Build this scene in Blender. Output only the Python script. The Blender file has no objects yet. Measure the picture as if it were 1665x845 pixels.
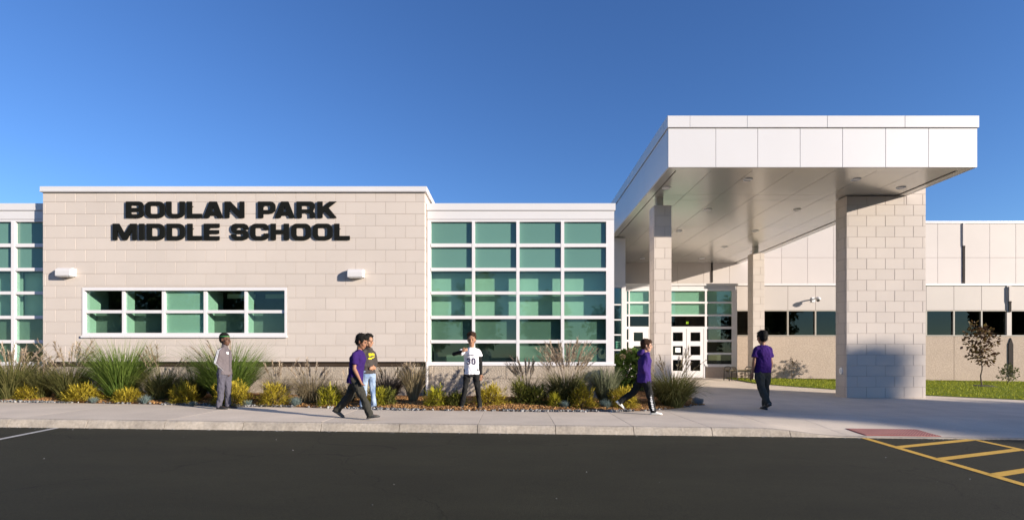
import bpy, bmesh, math, random
import numpy as np
from mathutils import Vector, Matrix, noise
from mathutils.bvhtree import BVHTree

random.seed(7)
rng = np.random.default_rng(7)
scene = bpy.context.scene
COL = scene.collection
R = math.radians

# ------------------------------------------------------------------ camera
F, CX, HY, EH = 832.0, 832.5, 578.0, 1.15      # focal length in photo pixels, principal column, horizon row, eye height
cam_d = bpy.data.cameras.new('camera')
cam = bpy.data.objects.new('camera', cam_d)
COL.objects.link(cam)
cam.location = (0, 0, EH)
cam.rotation_euler = (R(90), 0, 0)
cam_d.sensor_width = 36.0
cam_d.lens = 36.0 * F / 1665.0
cam_d.shift_y = (HY - 422.5) / 1665.0
cam_d.clip_start = 0.05
cam_d.clip_end = 2000
scene.camera = cam

# ------------------------------------------------------------------ light
SUN_AZ, SUN_EL = R(62.0), R(13.8)               # to the right of straight behind the camera, above the horizon
sun_vec = Vector((math.sin(SUN_AZ) * math.cos(SUN_EL), -math.cos(SUN_AZ) * math.cos(SUN_EL), math.sin(SUN_EL)))
sun_d = bpy.data.lights.new('sun', 'SUN')
sun_d.energy = 5.0
sun_d.angle = R(0.53)
sun_d.color = (1.0, 0.905, 0.785)
sun = bpy.data.objects.new('sun', sun_d)
COL.objects.link(sun)
sun.location = (30, -20, 20)
sun.rotation_euler = sun_vec.to_track_quat('Z', 'Y').to_euler()
world = bpy.data.worlds.new('World')
scene.world = world
world.use_nodes = True
wn = world.node_tree
sky = wn.nodes.new('ShaderNodeTexSky')
sky.sky_type = 'NISHITA'
sky.sun_disc = False
sky.sun_elevation = SUN_EL
sky.sun_rotation = math.atan2(sun_vec.x, sun_vec.y)
sky.altitude = 0
sky.air_density = 1.0
sky.dust_density = 0.0
sky.ozone_density = 5.0
hsv = wn.nodes.new('ShaderNodeHueSaturation')          # clear dry autumn air, polarised: a deeper blue all round
hsv.inputs['Saturation'].default_value = 1.06
hsv.inputs['Hue'].default_value = 0.510
wn.links.new(sky.outputs[0], hsv.inputs['Color'])
wn.links.new(hsv.outputs[0], wn.nodes['Background'].inputs[0])
wn.nodes['Background'].inputs[1].default_value = 0.102
scene.view_settings.view_transform = 'Standard'
scene.view_settings.look = 'None'
scene.view_settings.gamma = 1.0
scene.view_settings.exposure = 0.92
scene.view_settings.use_curve_mapping = False
scene.render.engine = 'CYCLES'
scene.cycles.max_bounces = 8
scene.cycles.transparent_max_bounces = 24

# ------------------------------------------------------------------ helpers: positions
def WX(x, Y): return (x - CX) * Y / F           # photo column at depth Y -> X in metres
def WZ(y, Y): return EH - (y - HY) * Y / F      # photo row at depth Y -> Z in metres
def sstep(a, b, v):
    t = min(1, max(0, (v - a) / (b - a)))
    return t * t * (3 - 2 * t)
KERB_Y = 8.30
def lot_z(X): return -0.11 - 0.0125 * X
def pave_z(X, Y):                               # the paving falls gently to the right, rises towards the doors
    z = 0.02 - 0.0125 * X + 0.028 * min(10.0, max(0.0, Y - 12.0))
    t = sstep(4.0, 5.5, X)
    return z - 0.118 * t * (1 - sstep(0.0, 1.7, Y - KERB_Y))
def GP(x, y):                                   # photo pixel on the paving -> ground point
    Y = 10.0
    for _ in range(60):
        X = WX(x, Y)
        Y = 0.5 * Y + 0.5 * (EH - pave_z(X, Y)) * F / (y - HY)
    return Vector((WX(x, Y), Y, pave_z(WX(x, Y), Y)))

# ------------------------------------------------------------------ helpers: objects
WM = {}
def link(o, parent=None, world_m=None):
    """link o; world_m is its world matrix (translation only unless given)"""
    COL.objects.link(o)
    world_m = world_m if world_m is not None else Matrix.Identity(4)
    WM[o.name] = world_m.copy()
    if parent is not None:
        o.parent = parent
        o.matrix_parent_inverse = WM[parent.name].inverted()
    o.matrix_basis = world_m
    return o
def tag(o, label=None, cat=None, group=None, kind=None):
    if label: o['label'] = label
    if cat: o['category'] = cat
    if group: o['group'] = group
    if kind: o['kind'] = kind
    return o
def thing(name, loc, label, cat, group=None, rz=0):
    o = bpy.data.objects.new(name, None)
    o.empty_display_size = 0.2
    link(o, None, Matrix.Translation(Vector(loc)) @ Matrix.Rotation(rz, 4, 'Z'))
    return tag(o, label, cat, group)

class MB:
    def __init__(s): s.v = []; s.f = []; s.m = []
    def add(s, vs, fs, mi=0):
        n = len(s.v); s.v += [tuple(p) for p in vs]
        s.f += [tuple(i + n for i in f) for f in fs]; s.m += [mi] * len(fs)
        return s
    def box(s, x0, x1, y0, y1, z0, z1, mi=0):
        vs = [(x0,y0,z0),(x1,y0,z0),(x1,y1,z0),(x0,y1,z0),(x0,y0,z1),(x1,y0,z1),(x1,y1,z1),(x0,y1,z1)]
        return s.add(vs, [(0,3,2,1),(4,5,6,7),(0,1,5,4),(1,2,6,5),(2,3,7,6),(3,0,4,7)], mi)
    def cbox(s, x0, x1, y0, y1, z0, z1, c=0.004, mi=0):
        """box whose front (-Y) edges are chamfered by c"""
        vs = [(x0+c,y0,z0+c),(x1-c,y0,z0+c),(x1-c,y0,z1-c),(x0+c,y0,z1-c),
              (x0,y0+c,z0),(x1,y0+c,z0),(x1,y0+c,z1),(x0,y0+c,z1),
              (x0,y1,z0),(x1,y1,z0),(x1,y1,z1),(x0,y1,z1)]
        fs = [(0,1,2,3),(0,4,5,1),(1,5,6,2),(2,6,7,3),(3,7,4,0),(4,8,9,5),(5,9,10,6),(6,10,11,7),(7,11,8,4),(8,11,10,9)]
        return s.add(vs, fs, mi)
    def loft(s, rings, n=14, mi=0, cap=True):
        """rings: (centre, u, v) ellipse axes"""
        vs, fs = [], []
        for c, u, w in rings:
            c, u, w = Vector(c), Vector(u), Vector(w)
            for k in range(n):
                a = 2 * math.pi * k / n
                vs.append(c + u * math.cos(a) + w * math.sin(a))
        for i in range(len(rings) - 1):
            for k in range(n):
                k2 = (k + 1) % n
                fs.append((i*n+k, i*n+k2, (i+1)*n+k2, (i+1)*n+k))
        if cap:
            fs.append(tuple(reversed(range(n))))
            fs.append(tuple((len(rings)-1)*n + k for k in range(n)))
        return s.add(vs, fs, mi)
    def tube(s, pts, rad, n=8, mi=0):
        pts = [Vector(p) for p in pts]
        if not hasattr(rad, '__len__'): rad = [rad] * len(pts)
        rings = []
        for i, p in enumerate(pts):
            d = (pts[min(i+1, len(pts)-1)] - pts[max(i-1, 0)]).normalized()
            a = Vector((0,0,1)) if abs(d.z) < 0.9 else Vector((1,0,0))
            u = d.cross(a).normalized(); w = d.cross(u).normalized()
            rings.append((p, u * rad[i], w * rad[i]))
        return s.loft(rings, n, mi)
    def capsule(s, p0, r0, p1, r1, n=12, mi=0):
        p0, p1 = Vector(p0), Vector(p1)
        d = p1 - p0; L = max(1e-6, d.length); d = d / L
        a = Vector((0,0,1)) if abs(d.z) < 0.9 else Vector((1,0,0))
        u = d.cross(a).normalized(); w = d.cross(u).normalized()
        rings = []
        for k in range(1, 4):
            t = math.pi/2 * k/4
            rings.append((p0 - d*r0*math.cos(t), u*r0*math.sin(t), w*r0*math.sin(t)))
        rings += [(p0, u*r0, w*r0), (p1, u*r1, w*r1)]
        for k in range(3, 0, -1):
            t = math.pi/2 * k/4
            rings.append((p1 + d*r1*math.cos(t), u*r1*math.sin(t), w*r1*math.sin(t)))
        return s.loft(rings, n, mi)
    def ell(s, c, ax, ay, az, n=14, mi=0):
        """ellipsoid with axis vectors ax, ay, az"""
        c, ax, ay, az = Vector(c), Vector(ax), Vector(ay), Vector(az)
        rings = []
        for k in range(1, 9):
            t = -math.pi/2 + math.pi * k / 9
            rings.append((c + az*math.sin(t), ax*math.cos(t), ay*math.cos(t)))
        return s.loft(rings, n, mi)
    def mesh(s, name, mats, smooth=False):
        me = bpy.data.meshes.new(name)
        me.from_pydata(s.v, [], s.f)
        for m in (mats if isinstance(mats, (list, tuple)) else [mats]): me.materials.append(m)
        if len(set(s.m)) > 1: me.polygons.foreach_set('material_index', s.m)
        if smooth: me.polygons.foreach_set('use_smooth', [True] * len(me.polygons))
        me.update()
        return me
    def build(s, name, mats, parent=None, smooth=False, at=None):
        """vertices are world coordinates unless at (the object's own origin) is given"""
        me = s.mesh(name, mats, smooth)
        o = bpy.data.objects.new(name, me)
        M = Matrix.Identity(4)
        if at is not None:
            M = Matrix.Translation(Vector(at))
        return link(o, parent, M)
def fix_normals(me):
    bm = bmesh.new(); bm.from_mesh(me)
    bmesh.ops.recalc_face_normals(bm, faces=bm.faces)
    bm.to_mesh(me); bm.free()

# ------------------------------------------------------------------ materials
def srgb(r, g, b):
    f = lambda c: (c/255/12.92) if c/255 <= 0.04045 else ((c/255+0.055)/1.055)**2.4
    return (f(r), f(g), f(b))
def mat(name, col, rough=0.7, var=0.0, scale=4.0, fine=0.0, fscale=80.0, bump=0.0, bscale=60.0, bdist=0.004,
        rand=0.0, spec=0.4, metal=0.0, coat=0.0, tint_attr=None, col2=None, transl=0.0):
    m = bpy.data.materials.new(name); m.use_nodes = True
    nt = m.node_tree; N = nt.nodes; L = nt.links
    b = N['Principled BSDF']
    b.inputs['Roughness'].default_value = rough
    b.inputs['Specular IOR Level'].default_value = spec
    b.inputs['Metallic'].default_value = metal
    b.inputs['Coat Weight'].default_value = coat
    pos = N.new('ShaderNodeNewGeometry').outputs['Position']
    out = None
    def rgb(c):
        n = N.new('ShaderNodeRGB'); n.outputs[0].default_value = (*c, 1); return n.outputs[0]
    def mul(a, fac_socket, lo, hi):
        mr = N.new('ShaderNodeMapRange'); mr.inputs['To Min'].default_value = lo; mr.inputs['To Max'].default_value = hi
        L.new(fac_socket, mr.inputs['Value'])
        mm = N.new('ShaderNodeVectorMath'); mm.operation = 'SCALE'
        L.new(a, mm.inputs[0]); L.new(mr.outputs[0], mm.inputs['Scale'])
        return mm.outputs[0]
    def noise_n(sc, det=4.0):
        n = N.new('ShaderNodeTexNoise'); n.inputs['Scale'].default_value = sc; n.inputs['Detail'].default_value = det
        L.new(pos, n.inputs['Vector']); return n.outputs['Fac']
    out = rgb(col)
    if col2 is not None:
        mx = N.new('ShaderNodeMix'); mx.data_type = 'RGBA'
        L.new(out, mx.inputs[6]); L.new(rgb(col2), mx.inputs[7])
        if tint_attr:
            at = N.new('ShaderNodeAttribute'); at.attribute_name = tint_attr; L.new(at.outputs['Fac'], mx.inputs[0])
        else:
            mr = N.new('ShaderNodeMapRange'); mr.inputs['From Min'].default_value = 0.35; mr.inputs['From Max'].default_value = 0.65
            L.new(noise_n(scale), mr.inputs['Value']); L.new(mr.outputs[0], mx.inputs[0])
        out = mx.outputs[2]
    if var: out = mul(out, noise_n(scale), 1 - 1.6*var, 1 + 1.6*var)
    if fine: out = mul(out, noise_n(fscale, 2.0), 1 - 1.6*fine, 1 + 1.6*fine)
    if rand:
        oi = N.new('ShaderNodeObjectInfo'); out = mul(out, oi.outputs['Random'], 1 - rand, 1 + rand)
    L.new(out, b.inputs['Base Color'])
    if bump:
        bp = N.new('ShaderNodeBump'); bp.inputs['Strength'].default_value = bump; bp.inputs['Distance'].default_value = bdist
        L.new(noise_n(bscale, 3.0), bp.inputs['Height']); L.new(bp.outputs[0], b.inputs['Normal'])
    if transl:
        tr = N.new('ShaderNodeBsdfTranslucent'); L.new(out, tr.inputs['Color'])
        ms = N.new('ShaderNodeMixShader'); ms.inputs[0].default_value = transl
        L.new(b.outputs[0], ms.inputs[1]); L.new(tr.outputs[0], ms.inputs[2])
        L.new(ms.outputs[0], N['Material Output'].inputs['Surface'])
    return m
def glass(name, tint, refl=1.5, rough=0.0, wav=0.0):
    m = bpy.data.materials.new(name); m.use_nodes = True
    nt = m.node_tree; N = nt.nodes; L = nt.links
    N.remove(N['Principled BSDF'])
    tr = N.new('ShaderNodeBsdfTransparent'); tr.inputs[0].default_value = (*tint, 1)
    gl = N.new('ShaderNodeBsdfGlossy'); gl.inputs['Roughness'].default_value = rough; gl.inputs['Color'].default_value = (0.9, 0.97, 0.95, 1)
    ge = N.new('ShaderNodeNewGeometry')                   # Schlick reflectance, the same from both sides of the pane
    dt = N.new('ShaderNodeVectorMath'); dt.operation = 'DOT_PRODUCT'
    L.new(ge.outputs['Normal'], dt.inputs[0]); L.new(ge.outputs['Incoming'], dt.inputs[1])
    def mth(op, a, b=None):
        n = N.new('ShaderNodeMath'); n.operation = op
        for i, q in enumerate((a, b)):
            if q is None: continue
            if isinstance(q, (int, float)): n.inputs[i].default_value = q
            else: L.new(q, n.inputs[i])
        return n.outputs[0]
    f0 = ((refl - 1)/(refl + 1))**2
    fr = mth('ADD', mth('MULTIPLY', mth('POWER', mth('SUBTRACT', 1.0, mth('ABSOLUTE', dt.outputs['Value'])), 5.0), 1 - f0), f0)
    mx = N.new('ShaderNodeMixShader')
    L.new(fr, mx.inputs[0]); L.new(tr.outputs[0], mx.inputs[1]); L.new(gl.outputs[0], mx.inputs[2])
    L.new(mx.outputs[0], N['Material Output'].inputs['Surface'])
    if wav:
        pos = N.new('ShaderNodeNewGeometry').outputs['Position']
        n = N.new('ShaderNodeTexNoise'); n.inputs['Scale'].default_value = 1.3; n.inputs['Detail'].default_value = 1
        L.new(pos, n.inputs['Vector'])
        bp = N.new('ShaderNodeBump'); bp.inputs['Strength'].default_value = wav; bp.inputs['Distance'].default_value = 0.01
        L.new(n.outputs['Fac'], bp.inputs['Height']); L.new(bp.outputs[0], gl.inputs['Normal'])
    return m
def emit(name, col, s):
    m = bpy.data.materials.new(name); m.use_nodes = True
    b = m.node_tree.nodes['Principled BSDF']
    b.inputs['Base Color'].default_value = (*col, 1)
    b.inputs['Emission Color'].default_value = (*col, 1); b.inputs['Emission Strength'].default_value = s
    return m

M = {}
M['asphalt'] = mat('asphalt', (0.0285, 0.0260, 0.0150), 0.92, var=0.17, scale=0.35, fine=0.40, fscale=75, bump=0.6, bscale=140, bdist=0.006, spec=0.2)
M['concrete'] = mat('concrete', (0.60, 0.505, 0.405), 0.9, var=0.11, scale=1.4, fine=0.09, fscale=45, bump=0.25, bscale=160, bdist=0.003, rand=0.06, spec=0.2)
M['joint'] = mat('joint_dirt', (0.09, 0.08, 0.07), 0.95, var=0.2, scale=8, spec=0.1)
M['mulch_bed'] = mat('mulch_bed', (0.20, 0.10, 0.045), 0.95, var=0.25, scale=9, fine=0.3, fscale=60, bump=0.9, bscale=45, bdist=0.02, spec=0.1)
M['chip'] = mat('mulch_chip', (0.17, 0.08, 0.035), 0.95, tint_attr='tint', col2=(0.50, 0.28, 0.11), spec=0.1)
M['pebble'] = mat('pebble', (0.05, 0.05, 0.052), 0.7, tint_attr='tint', col2=(0.34, 0.33, 0.32), spec=0.3)
M['boulder'] = mat('boulder', (0.16, 0.155, 0.15), 0.85, var=0.25, scale=9, bump=0.6, bscale=20, bdist=0.02)
M['lawn'] = mat('lawn', (0.14, 0.17, 0.014), 0.95, var=0.2, scale=3, fine=0.25, fscale=60, bump=0.8, bscale=90, bdist=0.02, spec=0.1)
M['lawn_blade'] = mat('lawn_blade', (0.17, 0.22, 0.012), 0.8, tint_attr='tint', col2=(0.42, 0.41, 0.045), spec=0.2, transl=0.25)
M['yellow_paint'] = mat('yellow_paint', (0.62, 0.36, 0.055), 0.8, var=0.12, scale=5, fine=0.2, fscale=60, bump=0.3, bscale=140, spec=0.3)
M['white_paint'] = mat('white_paint', (0.42, 0.40, 0.37), 0.85, var=0.2, scale=6, fine=0.25, fscale=70, spec=0.3)
M['tactile'] = mat('tactile_red', (0.27, 0.055, 0.045), 0.85, var=0.15, scale=5, fine=0.1, spec=0.3)
M['block'] = mat('pale_block', (0.53, 0.462, 0.408), 0.9, var=0.045, scale=0.9, fine=0.035, fscale=140, bump=0.3, bscale=220, bdist=0.002, rand=0.026, spec=0.15)
M['mortar'] = mat('mortar', (0.39, 0.335, 0.29), 0.95, var=0.06, scale=3, spec=0.1)
M['base_block'] = mat('split_block', (0.38, 0.32, 0.255), 0.95, var=0.14, scale=7, fine=0.18, fscale=45, bump=1.0, bscale=26, bdist=0.02, rand=0.07, spec=0.1)
M['white_metal'] = mat('white_metal', (0.61, 0.585, 0.575), 0.36, var=0.02, scale=0.9, rand=0.012, spec=0.5, bump=0.05, bscale=1.6, bdist=0.02)
M['white_frame'] = mat('white_frame', (0.66, 0.63, 0.625), 0.4, var=0.015, scale=2, spec=0.5)
M['cream_panel'] = mat('cream_panel', (0.455, 0.40, 0.362), 0.6, var=0.04, scale=0.7, rand=0.025, spec=0.35)
M['soffit'] = mat('soffit_metal', (0.58, 0.565, 0.515), 0.22, var=0.03, scale=0.8, rand=0.04, spec=0.7, metal=0.5, bump=0.08, bscale=1.8, bdist=0.02)
M['dark_metal'] = mat('dark_metal', (0.05, 0.045, 0.04), 0.5, var=0.1, scale=6)
M['slot_shade_metal'] = mat('slot_shade_metal', (0.040, 0.033, 0.029), 0.85, var=0.08, scale=5, spec=0.1)  # dark brown paints in slot shade, and colours the pointed downspout
M['bronze'] = mat('bronze_mullion', (0.30, 0.265, 0.22), 0.5, var=0.05, scale=5)
M['gap'] = mat('dark_gap', (0.05, 0.035, 0.025), 0.85, var=0.15, scale=5, spec=0.1)
M['stucco'] = mat('exposed_aggregate', (0.40, 0.32, 0.255), 0.95, var=0.06, scale=1.1, fine=0.25, fscale=22, bump=0.8, bscale=34, bdist=0.012, spec=0.1)
M['sign'] = mat('sign_black', (0.0075, 0.0078, 0.0065), 0.75, var=0.08, scale=4, spec=0.12)
M['glass_green'] = glass('green_glass', (0.715, 0.85, 0.79), 1.55, wav=0.05)
M['glass_dark'] = glass('dark_glass', (0.42, 0.42, 0.36), 1.5, wav=0.08)
M['film'] = glass('filmed_glass', (0.62, 0.83, 0.73), 1.5, rough=0.02)
M['spandrel'] = mat('spandrel_green', (0.105, 0.215, 0.168), 0.08, var=0.02, scale=0.5, spec=0.6, rand=0.05)
M['blind'] = mat('roller_blind', (0.66, 0.68, 0.62), 0.85, var=0.02, scale=3, rand=0.04)
M['inner'] = mat('inner_wall', (0.24, 0.24, 0.22), 0.9, var=0.05, scale=1)
M['inner_pale'] = mat('inner_pale', (0.62, 0.62, 0.56), 0.85, var=0.03, scale=1)
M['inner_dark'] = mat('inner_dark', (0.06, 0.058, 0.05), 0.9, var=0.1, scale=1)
M['dome_sunlit_red'] = mat('dome_sunlit_red', (0.46, 0.25, 0.22), 0.85, var=0.1, scale=5)  # paler than the panel: low-sun highlights on the domes are painted in
M['lower_film'] = mat('lower_film', (0.25, 0.26, 0.235), 0.8, var=0.06, scale=0.8, rand=0.18)
M['lens'] = mat('lens', (0.85, 0.84, 0.82), 0.35, spec=0.5)
M['lamp_grey'] = mat('lamp_grey', (0.62, 0.62, 0.63), 0.4)

def weather_asphalt(m):
    """hairline cracks and faint worn patches"""
    nt = m.node_tree; N = nt.nodes; L = nt.links; b = N['Principled BSDF']
    src = b.inputs['Base Color'].links[0].from_socket
    pos = N.new('ShaderNodeNewGeometry').outputs['Position']
    wob = N.new('ShaderNodeTexNoise'); wob.inputs['Scale'].default_value = 1.6; wob.inputs['Detail'].default_value = 5; L.new(pos, wob.inputs['Vector'])
    mixv = N.new('ShaderNodeVectorMath'); mixv.operation = 'MULTIPLY_ADD'; mixv.inputs[1].default_value = (0.9, 0.9, 0); L.new(wob.outputs['Color'], mixv.inputs[0]); L.new(pos, mixv.inputs[2])
    vo = N.new('ShaderNodeTexVoronoi'); vo.feature = 'DISTANCE_TO_EDGE'; vo.inputs['Scale'].default_value = 0.22; L.new(mixv.outputs[0], vo.inputs['Vector'])
    cr = N.new('ShaderNodeMapRange'); cr.inputs['From Min'].default_value = 0.0; cr.inputs['From Max'].default_value = 0.0035; cr.inputs['To Min'].default_value = 0.55; cr.inputs['To Max'].default_value = 1.0
    L.new(vo.outputs['Distance'], cr.inputs['Value'])
    pt = N.new('ShaderNodeTexNoise'); pt.inputs['Scale'].default_value = 1.1; pt.inputs['Detail'].default_value = 6; pt.inputs['Roughness'].default_value = 0.7
    st = N.new('ShaderNodeVectorMath'); st.operation = 'MULTIPLY'; st.inputs[1].default_value = (0.35, 1.0, 1); L.new(pos, st.inputs[0]); L.new(st.outputs[0], pt.inputs['Vector'])
    pr = N.new('ShaderNodeMapRange'); pr.inputs['From Min'].default_value = 0.35; pr.inputs['From Max'].default_value = 0.7; pr.inputs['To Min'].default_value = 0.86; pr.inputs['To Max'].default_value = 1.20
    L.new(pt.outputs['Fac'], pr.inputs['Value'])
    mm = N.new('ShaderNodeMath'); mm.operation = 'MULTIPLY'; L.new(cr.outputs[0], mm.inputs[0]); L.new(pr.outputs[0], mm.inputs[1])
    sc = N.new('ShaderNodeVectorMath'); sc.operation = 'SCALE'; L.new(src, sc.inputs[0]); L.new(mm.outputs[0], sc.inputs['Scale'])
    L.new(sc.outputs[0], b.inputs['Base Color'])
weather_asphalt(M['asphalt'])

# ================================================================== setting
# one sheet of asphalt to the horizon
mb = MB(); S = 300
mb.add([(-S,-S,lot_z(-S)),(S,-S,lot_z(S)),(S,S,lot_z(S)),(-S,S,lot_z(-S))], [(0,1,2,3)])
ground = tag(mb.build('ground', M['asphalt']), 'dark asphalt parking lot', 'ground', kind='structure')
del ground['category']

def patch(x0, x1, y0, y1, zf, nx=1, ny=1, gap=0.003, thick=0.09, ch=0.003):
    """a slab following zf, with eased edges and a skirt"""
    x0 += gap; x1 -= gap; y0 += gap; y1 -= gap
    xs = [x0] + [x0 + ch] + [x0 + (x1-x0)*k/nx for k in range(1, nx)] + [x1 - ch, x1]
    ys = [y0] + [y0 + ch] + [y0 + (y1-y0)*k/ny for k in range(1, ny)] + [y1 - ch, y1]
    vs, fs = [], []
    for j, y in enumerate(ys):
        for i, x in enumerate(xs):
            e = 0.0015 if (i in (0, len(xs)-1) or j in (0, len(ys)-1)) else 0
            vs.append((x, y, zf(x, y) - e))
    n = len(xs)
    for j in range(len(ys)-1):
        for i in range(n-1):
            fs.append((j*n+i, j*n+i+1, (j+1)*n+i+1, (j+1)*n+i))
    rim = [i for i in range(n)] + [j*n+n-1 for j in range(1, len(ys))] + [(len(ys)-1)*n+i for i in range(n-2, -1, -1)] + [j*n for j in range(len(ys)-2, 0, -1)]
    b = len(vs)
    vs += [(vs[i][0], vs[i][1], vs[i][2]-thick) for i in rim]
    for k in range(len(rim)):
        k2 = (k+1) % len(rim)
        fs.append((rim[k], b+k, b+k2, rim[k2]))
    return vs, fs
# base under the slabs: shows only in the joints
mb = MB()
xs = [-26 + k*0.5 for k in range(0, 53)] + [0.5 + k*0.5 for k in range(0, 90)]
ys = [KERB_Y + 0.16, 9.0, 9.6, 10.2, 11, 12, 14, 16, 18, 20, 22]
vs = [(x, y, pave_z(x, y) - (0.03 if x > 3.4 and y < 11 else 0.0035)) for y in ys for x in xs]
fs = [(j*len(xs)+i, j*len(xs)+i+1, (j+1)*len(xs)+i+1, (j+1)*len(xs)+i) for j in range(len(ys)-1) for i in range(len(xs)-1)]
mb.add(vs, fs)
pavement = tag(mb.build('pavement', M['joint']), 'pale concrete sidewalk and entrance drive', kind='structure')
walk_x = [-25.6, -23, -20.4, -17.9, -15.3, -12.8, -10.75, -8.2, -5.68, -3.14, -0.56, 0.71, 1.98, 3.25, 4.52]
WALK_BACK = 12.6
for a, b in zip(walk_x[:-1], walk_x[1:]):
    vs, fs = patch(a, b, KERB_Y + 0.14, WALK_BACK, pave_z, 8 if b > 3.4 else 2, 6)
    MB().add(vs, fs).build('slab', M['concrete'], pavement)
dx = [4.52, 5.55, 6.85, 8.1, 10.6, 13.1, 15.6, 18.1, 20.6, 23.1, 25.6, 28.1, 30.6, 33.1, 38, 43]
dy = [KERB_Y + 0.14, 8.95, 10.4, 12.6, 15.0, 17.4, 19.8, 22.0]
for i in range(len(dx)-1):
    for j in range(len(dy)-1):
        vs, fs = patch(dx[i], dx[i+1], dy[j], dy[j+1], pave_z, 10, 4)
        MB().add(vs, fs).build('slab', M['concrete'], pavement)
for j in range(3, len(dy)-1):                                    # paving up to the recessed doors
    vs, fs = patch(2.9, 4.52, dy[j], dy[j+1], pave_z, 2, 2)
    MB().add(vs, fs).build('slab', M['concrete'], pavement)
# kerb: one cast length after another, battered face with scuffs
M['kerb'] = mat('kerb_concrete', (0.35, 0.30, 0.245), 0.92, var=0.34, scale=1.9, fine=0.22, fscale=24, bump=0.6, bscale=30, bdist=0.01, rand=0.05, spec=0.2)
kerb = bpy.data.objects.new('kerb', None)
mbk = MB()
kx = [0.71 + 1.272*k for k in range(-21, 4)] + [5.75, 7.2, 8.6, 10, 11.4, 12.8, 14.2, 16, 18, 20, 23, 26, 30, 34, 40]
mbk.add([(kx[0], KERB_Y+0.13, lot_z(kx[0])-0.06), (kx[-1], KERB_Y+0.13, lot_z(kx[-1])-0.06), (kx[-1], KERB_Y+0.145, lot_z(kx[-1])-0.06), (kx[0], KERB_Y+0.145, lot_z(kx[0])-0.06)], [(0,1,2,3)])
kerb = tag(mbk.build('kerb', M['joint']), 'concrete kerb along the parking lot', kind='structure')
for a, b in zip(kx[:-1], kx[1:]):
    vs, fs = [], []
    n = 8
    for k in range(n+1):
        x = a + 0.005 + (b-a-0.01)*k/n
        zt = pave_z(x, KERB_Y+0.14); zb = lot_z(x) - 0.05
        d = max(0.012, zt - lot_z(x))
        f = min(1, d/0.13)
        wob = 0.008*math.sin(x*7.1) + 0.005*math.sin(x*17.3)
        prof = [(0.0-0.004, zb), (0.0 + wob*0.4, lot_z(x)+0.003), (0.045*f + wob*0.6, zt-0.022*f), (0.065*f, zt-0.005*f), (0.095, zt+0.001), (0.137, zt), (0.137, zb)]
        vs += [(x, KERB_Y + p[0], p[1]) for p in prof]
    m_ = 7
    for k in range(n):
        for i in range(m_-1):
            fs.append((k*m_+i, (k+1)*m_+i, (k+1)*m_+i+1, k*m_+i+1))
    fs += [tuple(range(m_-1, -1, -1)), tuple(n*m_ + i for i in range(m_))]
    MB().add(vs, fs).build('kerb_length', M['kerb'], kerb)
# red tactile paving with raised domes
c0, c1 = GP(1383, 697.5), GP(1500, 697.5)
tx0, tx1, ty0, ty1 = 5.85, 7.10, 8.46, 8.98
vs, fs = patch(tx0, tx1, ty0, ty1, lambda x, y: pave_z(x, y) + 0.008, 2, 2, gap=0, thick=0.03, ch=0.004)
tact = tag(MB().add(vs, fs).build('tactile_paving', M['tactile']), 'red tactile paving panel with raised domes at the dropped kerb', 'tactile paving')
dm = MB(); dm.loft([((0,0,0),(0.016,0,0),(0,0.016,0)),((0,0,0.010),(0.011,0,0),(0,0.011,0))], 8)
dome_me = dm.mesh('dome', M['dome_sunlit_red'], True)
for i in range(24):
    for j in range(10):
        x = tx0 + 0.035 + i*0.05; y = ty0 + 0.03 + j*0.05
        o = bpy.data.objects.new('dome', dome_me); link(o, tact, Matrix.Translation((x, y, pave_z(x, y) + 0.007)))
# painted lines on the lot
def stripe(p, q, w, name, m, label, group=None, n=6):
    p, q = Vector((p[0], p[1], 0)), Vector((q[0], q[1], 0))
    d = (q - p).normalized(); s = Vector((-d.y, d.x, 0)) * w/2
    mb = MB(); vs = []
    for k in range(n+1):
        c = p.lerp(q, k/n)
        for e in (c - s, c + s):
            vs.append((e.x, e.y, lot_z(e.x) + 0.004))
    mb.add(vs, [(2*k, 2*k+1, 2*k+3, 2*k+2) for k in range(n)])
    return tag(mb.build(name, m), label, None, group, 'structure')
YL = M['yellow_paint']
stripe((5.70, 8.27), (4.96, 3.2), 0.11, 'painted_line', YL, 'long yellow line on the left of the hatched aisle')
stripe((7.46, 8.27), (6.72, 3.2), 0.11, 'painted_line', YL, 'long yellow line on the right of the hatched aisle')
for k in range(6):
    y0 = 7.44 - 0.88*k; xl = 5.70 - (8.27-y0)*0.146; xr = xl + 1.76 + .12
    stripe((xl + 0.03, y0), (xr - 0.05, y0 + 0.80), 0.13, 'painted_line', YL, 'slanting yellow bar of the hatched aisle')
stripe((-7.36, 8.27), (-6.40, 2.5), 0.09, 'painted_line', M['white_paint'], 'worn white parking stall line')
stripe((-10.1, 8.27), (-9.14, 2.5), 0.09, 'painted_line', M['white_paint'], 'worn white parking stall line')

# lawn in front of the wing
lawn_edge = [(9.1, 19.0), (9.9, 17.9), (10.9, 16.8), (12.4, 15.3), (14.6, 14.2), (19, 13.4), (30, 12.8), (43, 12.6)]
mb = MB(); vs = []
for x, y in lawn_edge:
    for k in range(7):
        yy = y + (21.96 - y)*k/6
        vs.append((x, yy, pave_z(x, yy) + (0.012 if k == 0 else 0.03)))
mb.add(vs, [(i*7+k, (i+1)*7+k, (i+1)*7+k+1, i*7+k+1) for i in range(len(lawn_edge)-1) for k in range(6)])
lawn = tag(mb.build('lawn', M['lawn']), 'strip of mown green lawn before the wing', kind='structure')
def ledge_y(x):
    for (a, b), (c, d) in zip(lawn_edge[:-1], lawn_edge[1:]):
        if a <= x <= c: return b + (d-b)*(x-a)/(c-a)
    return 99
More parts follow.
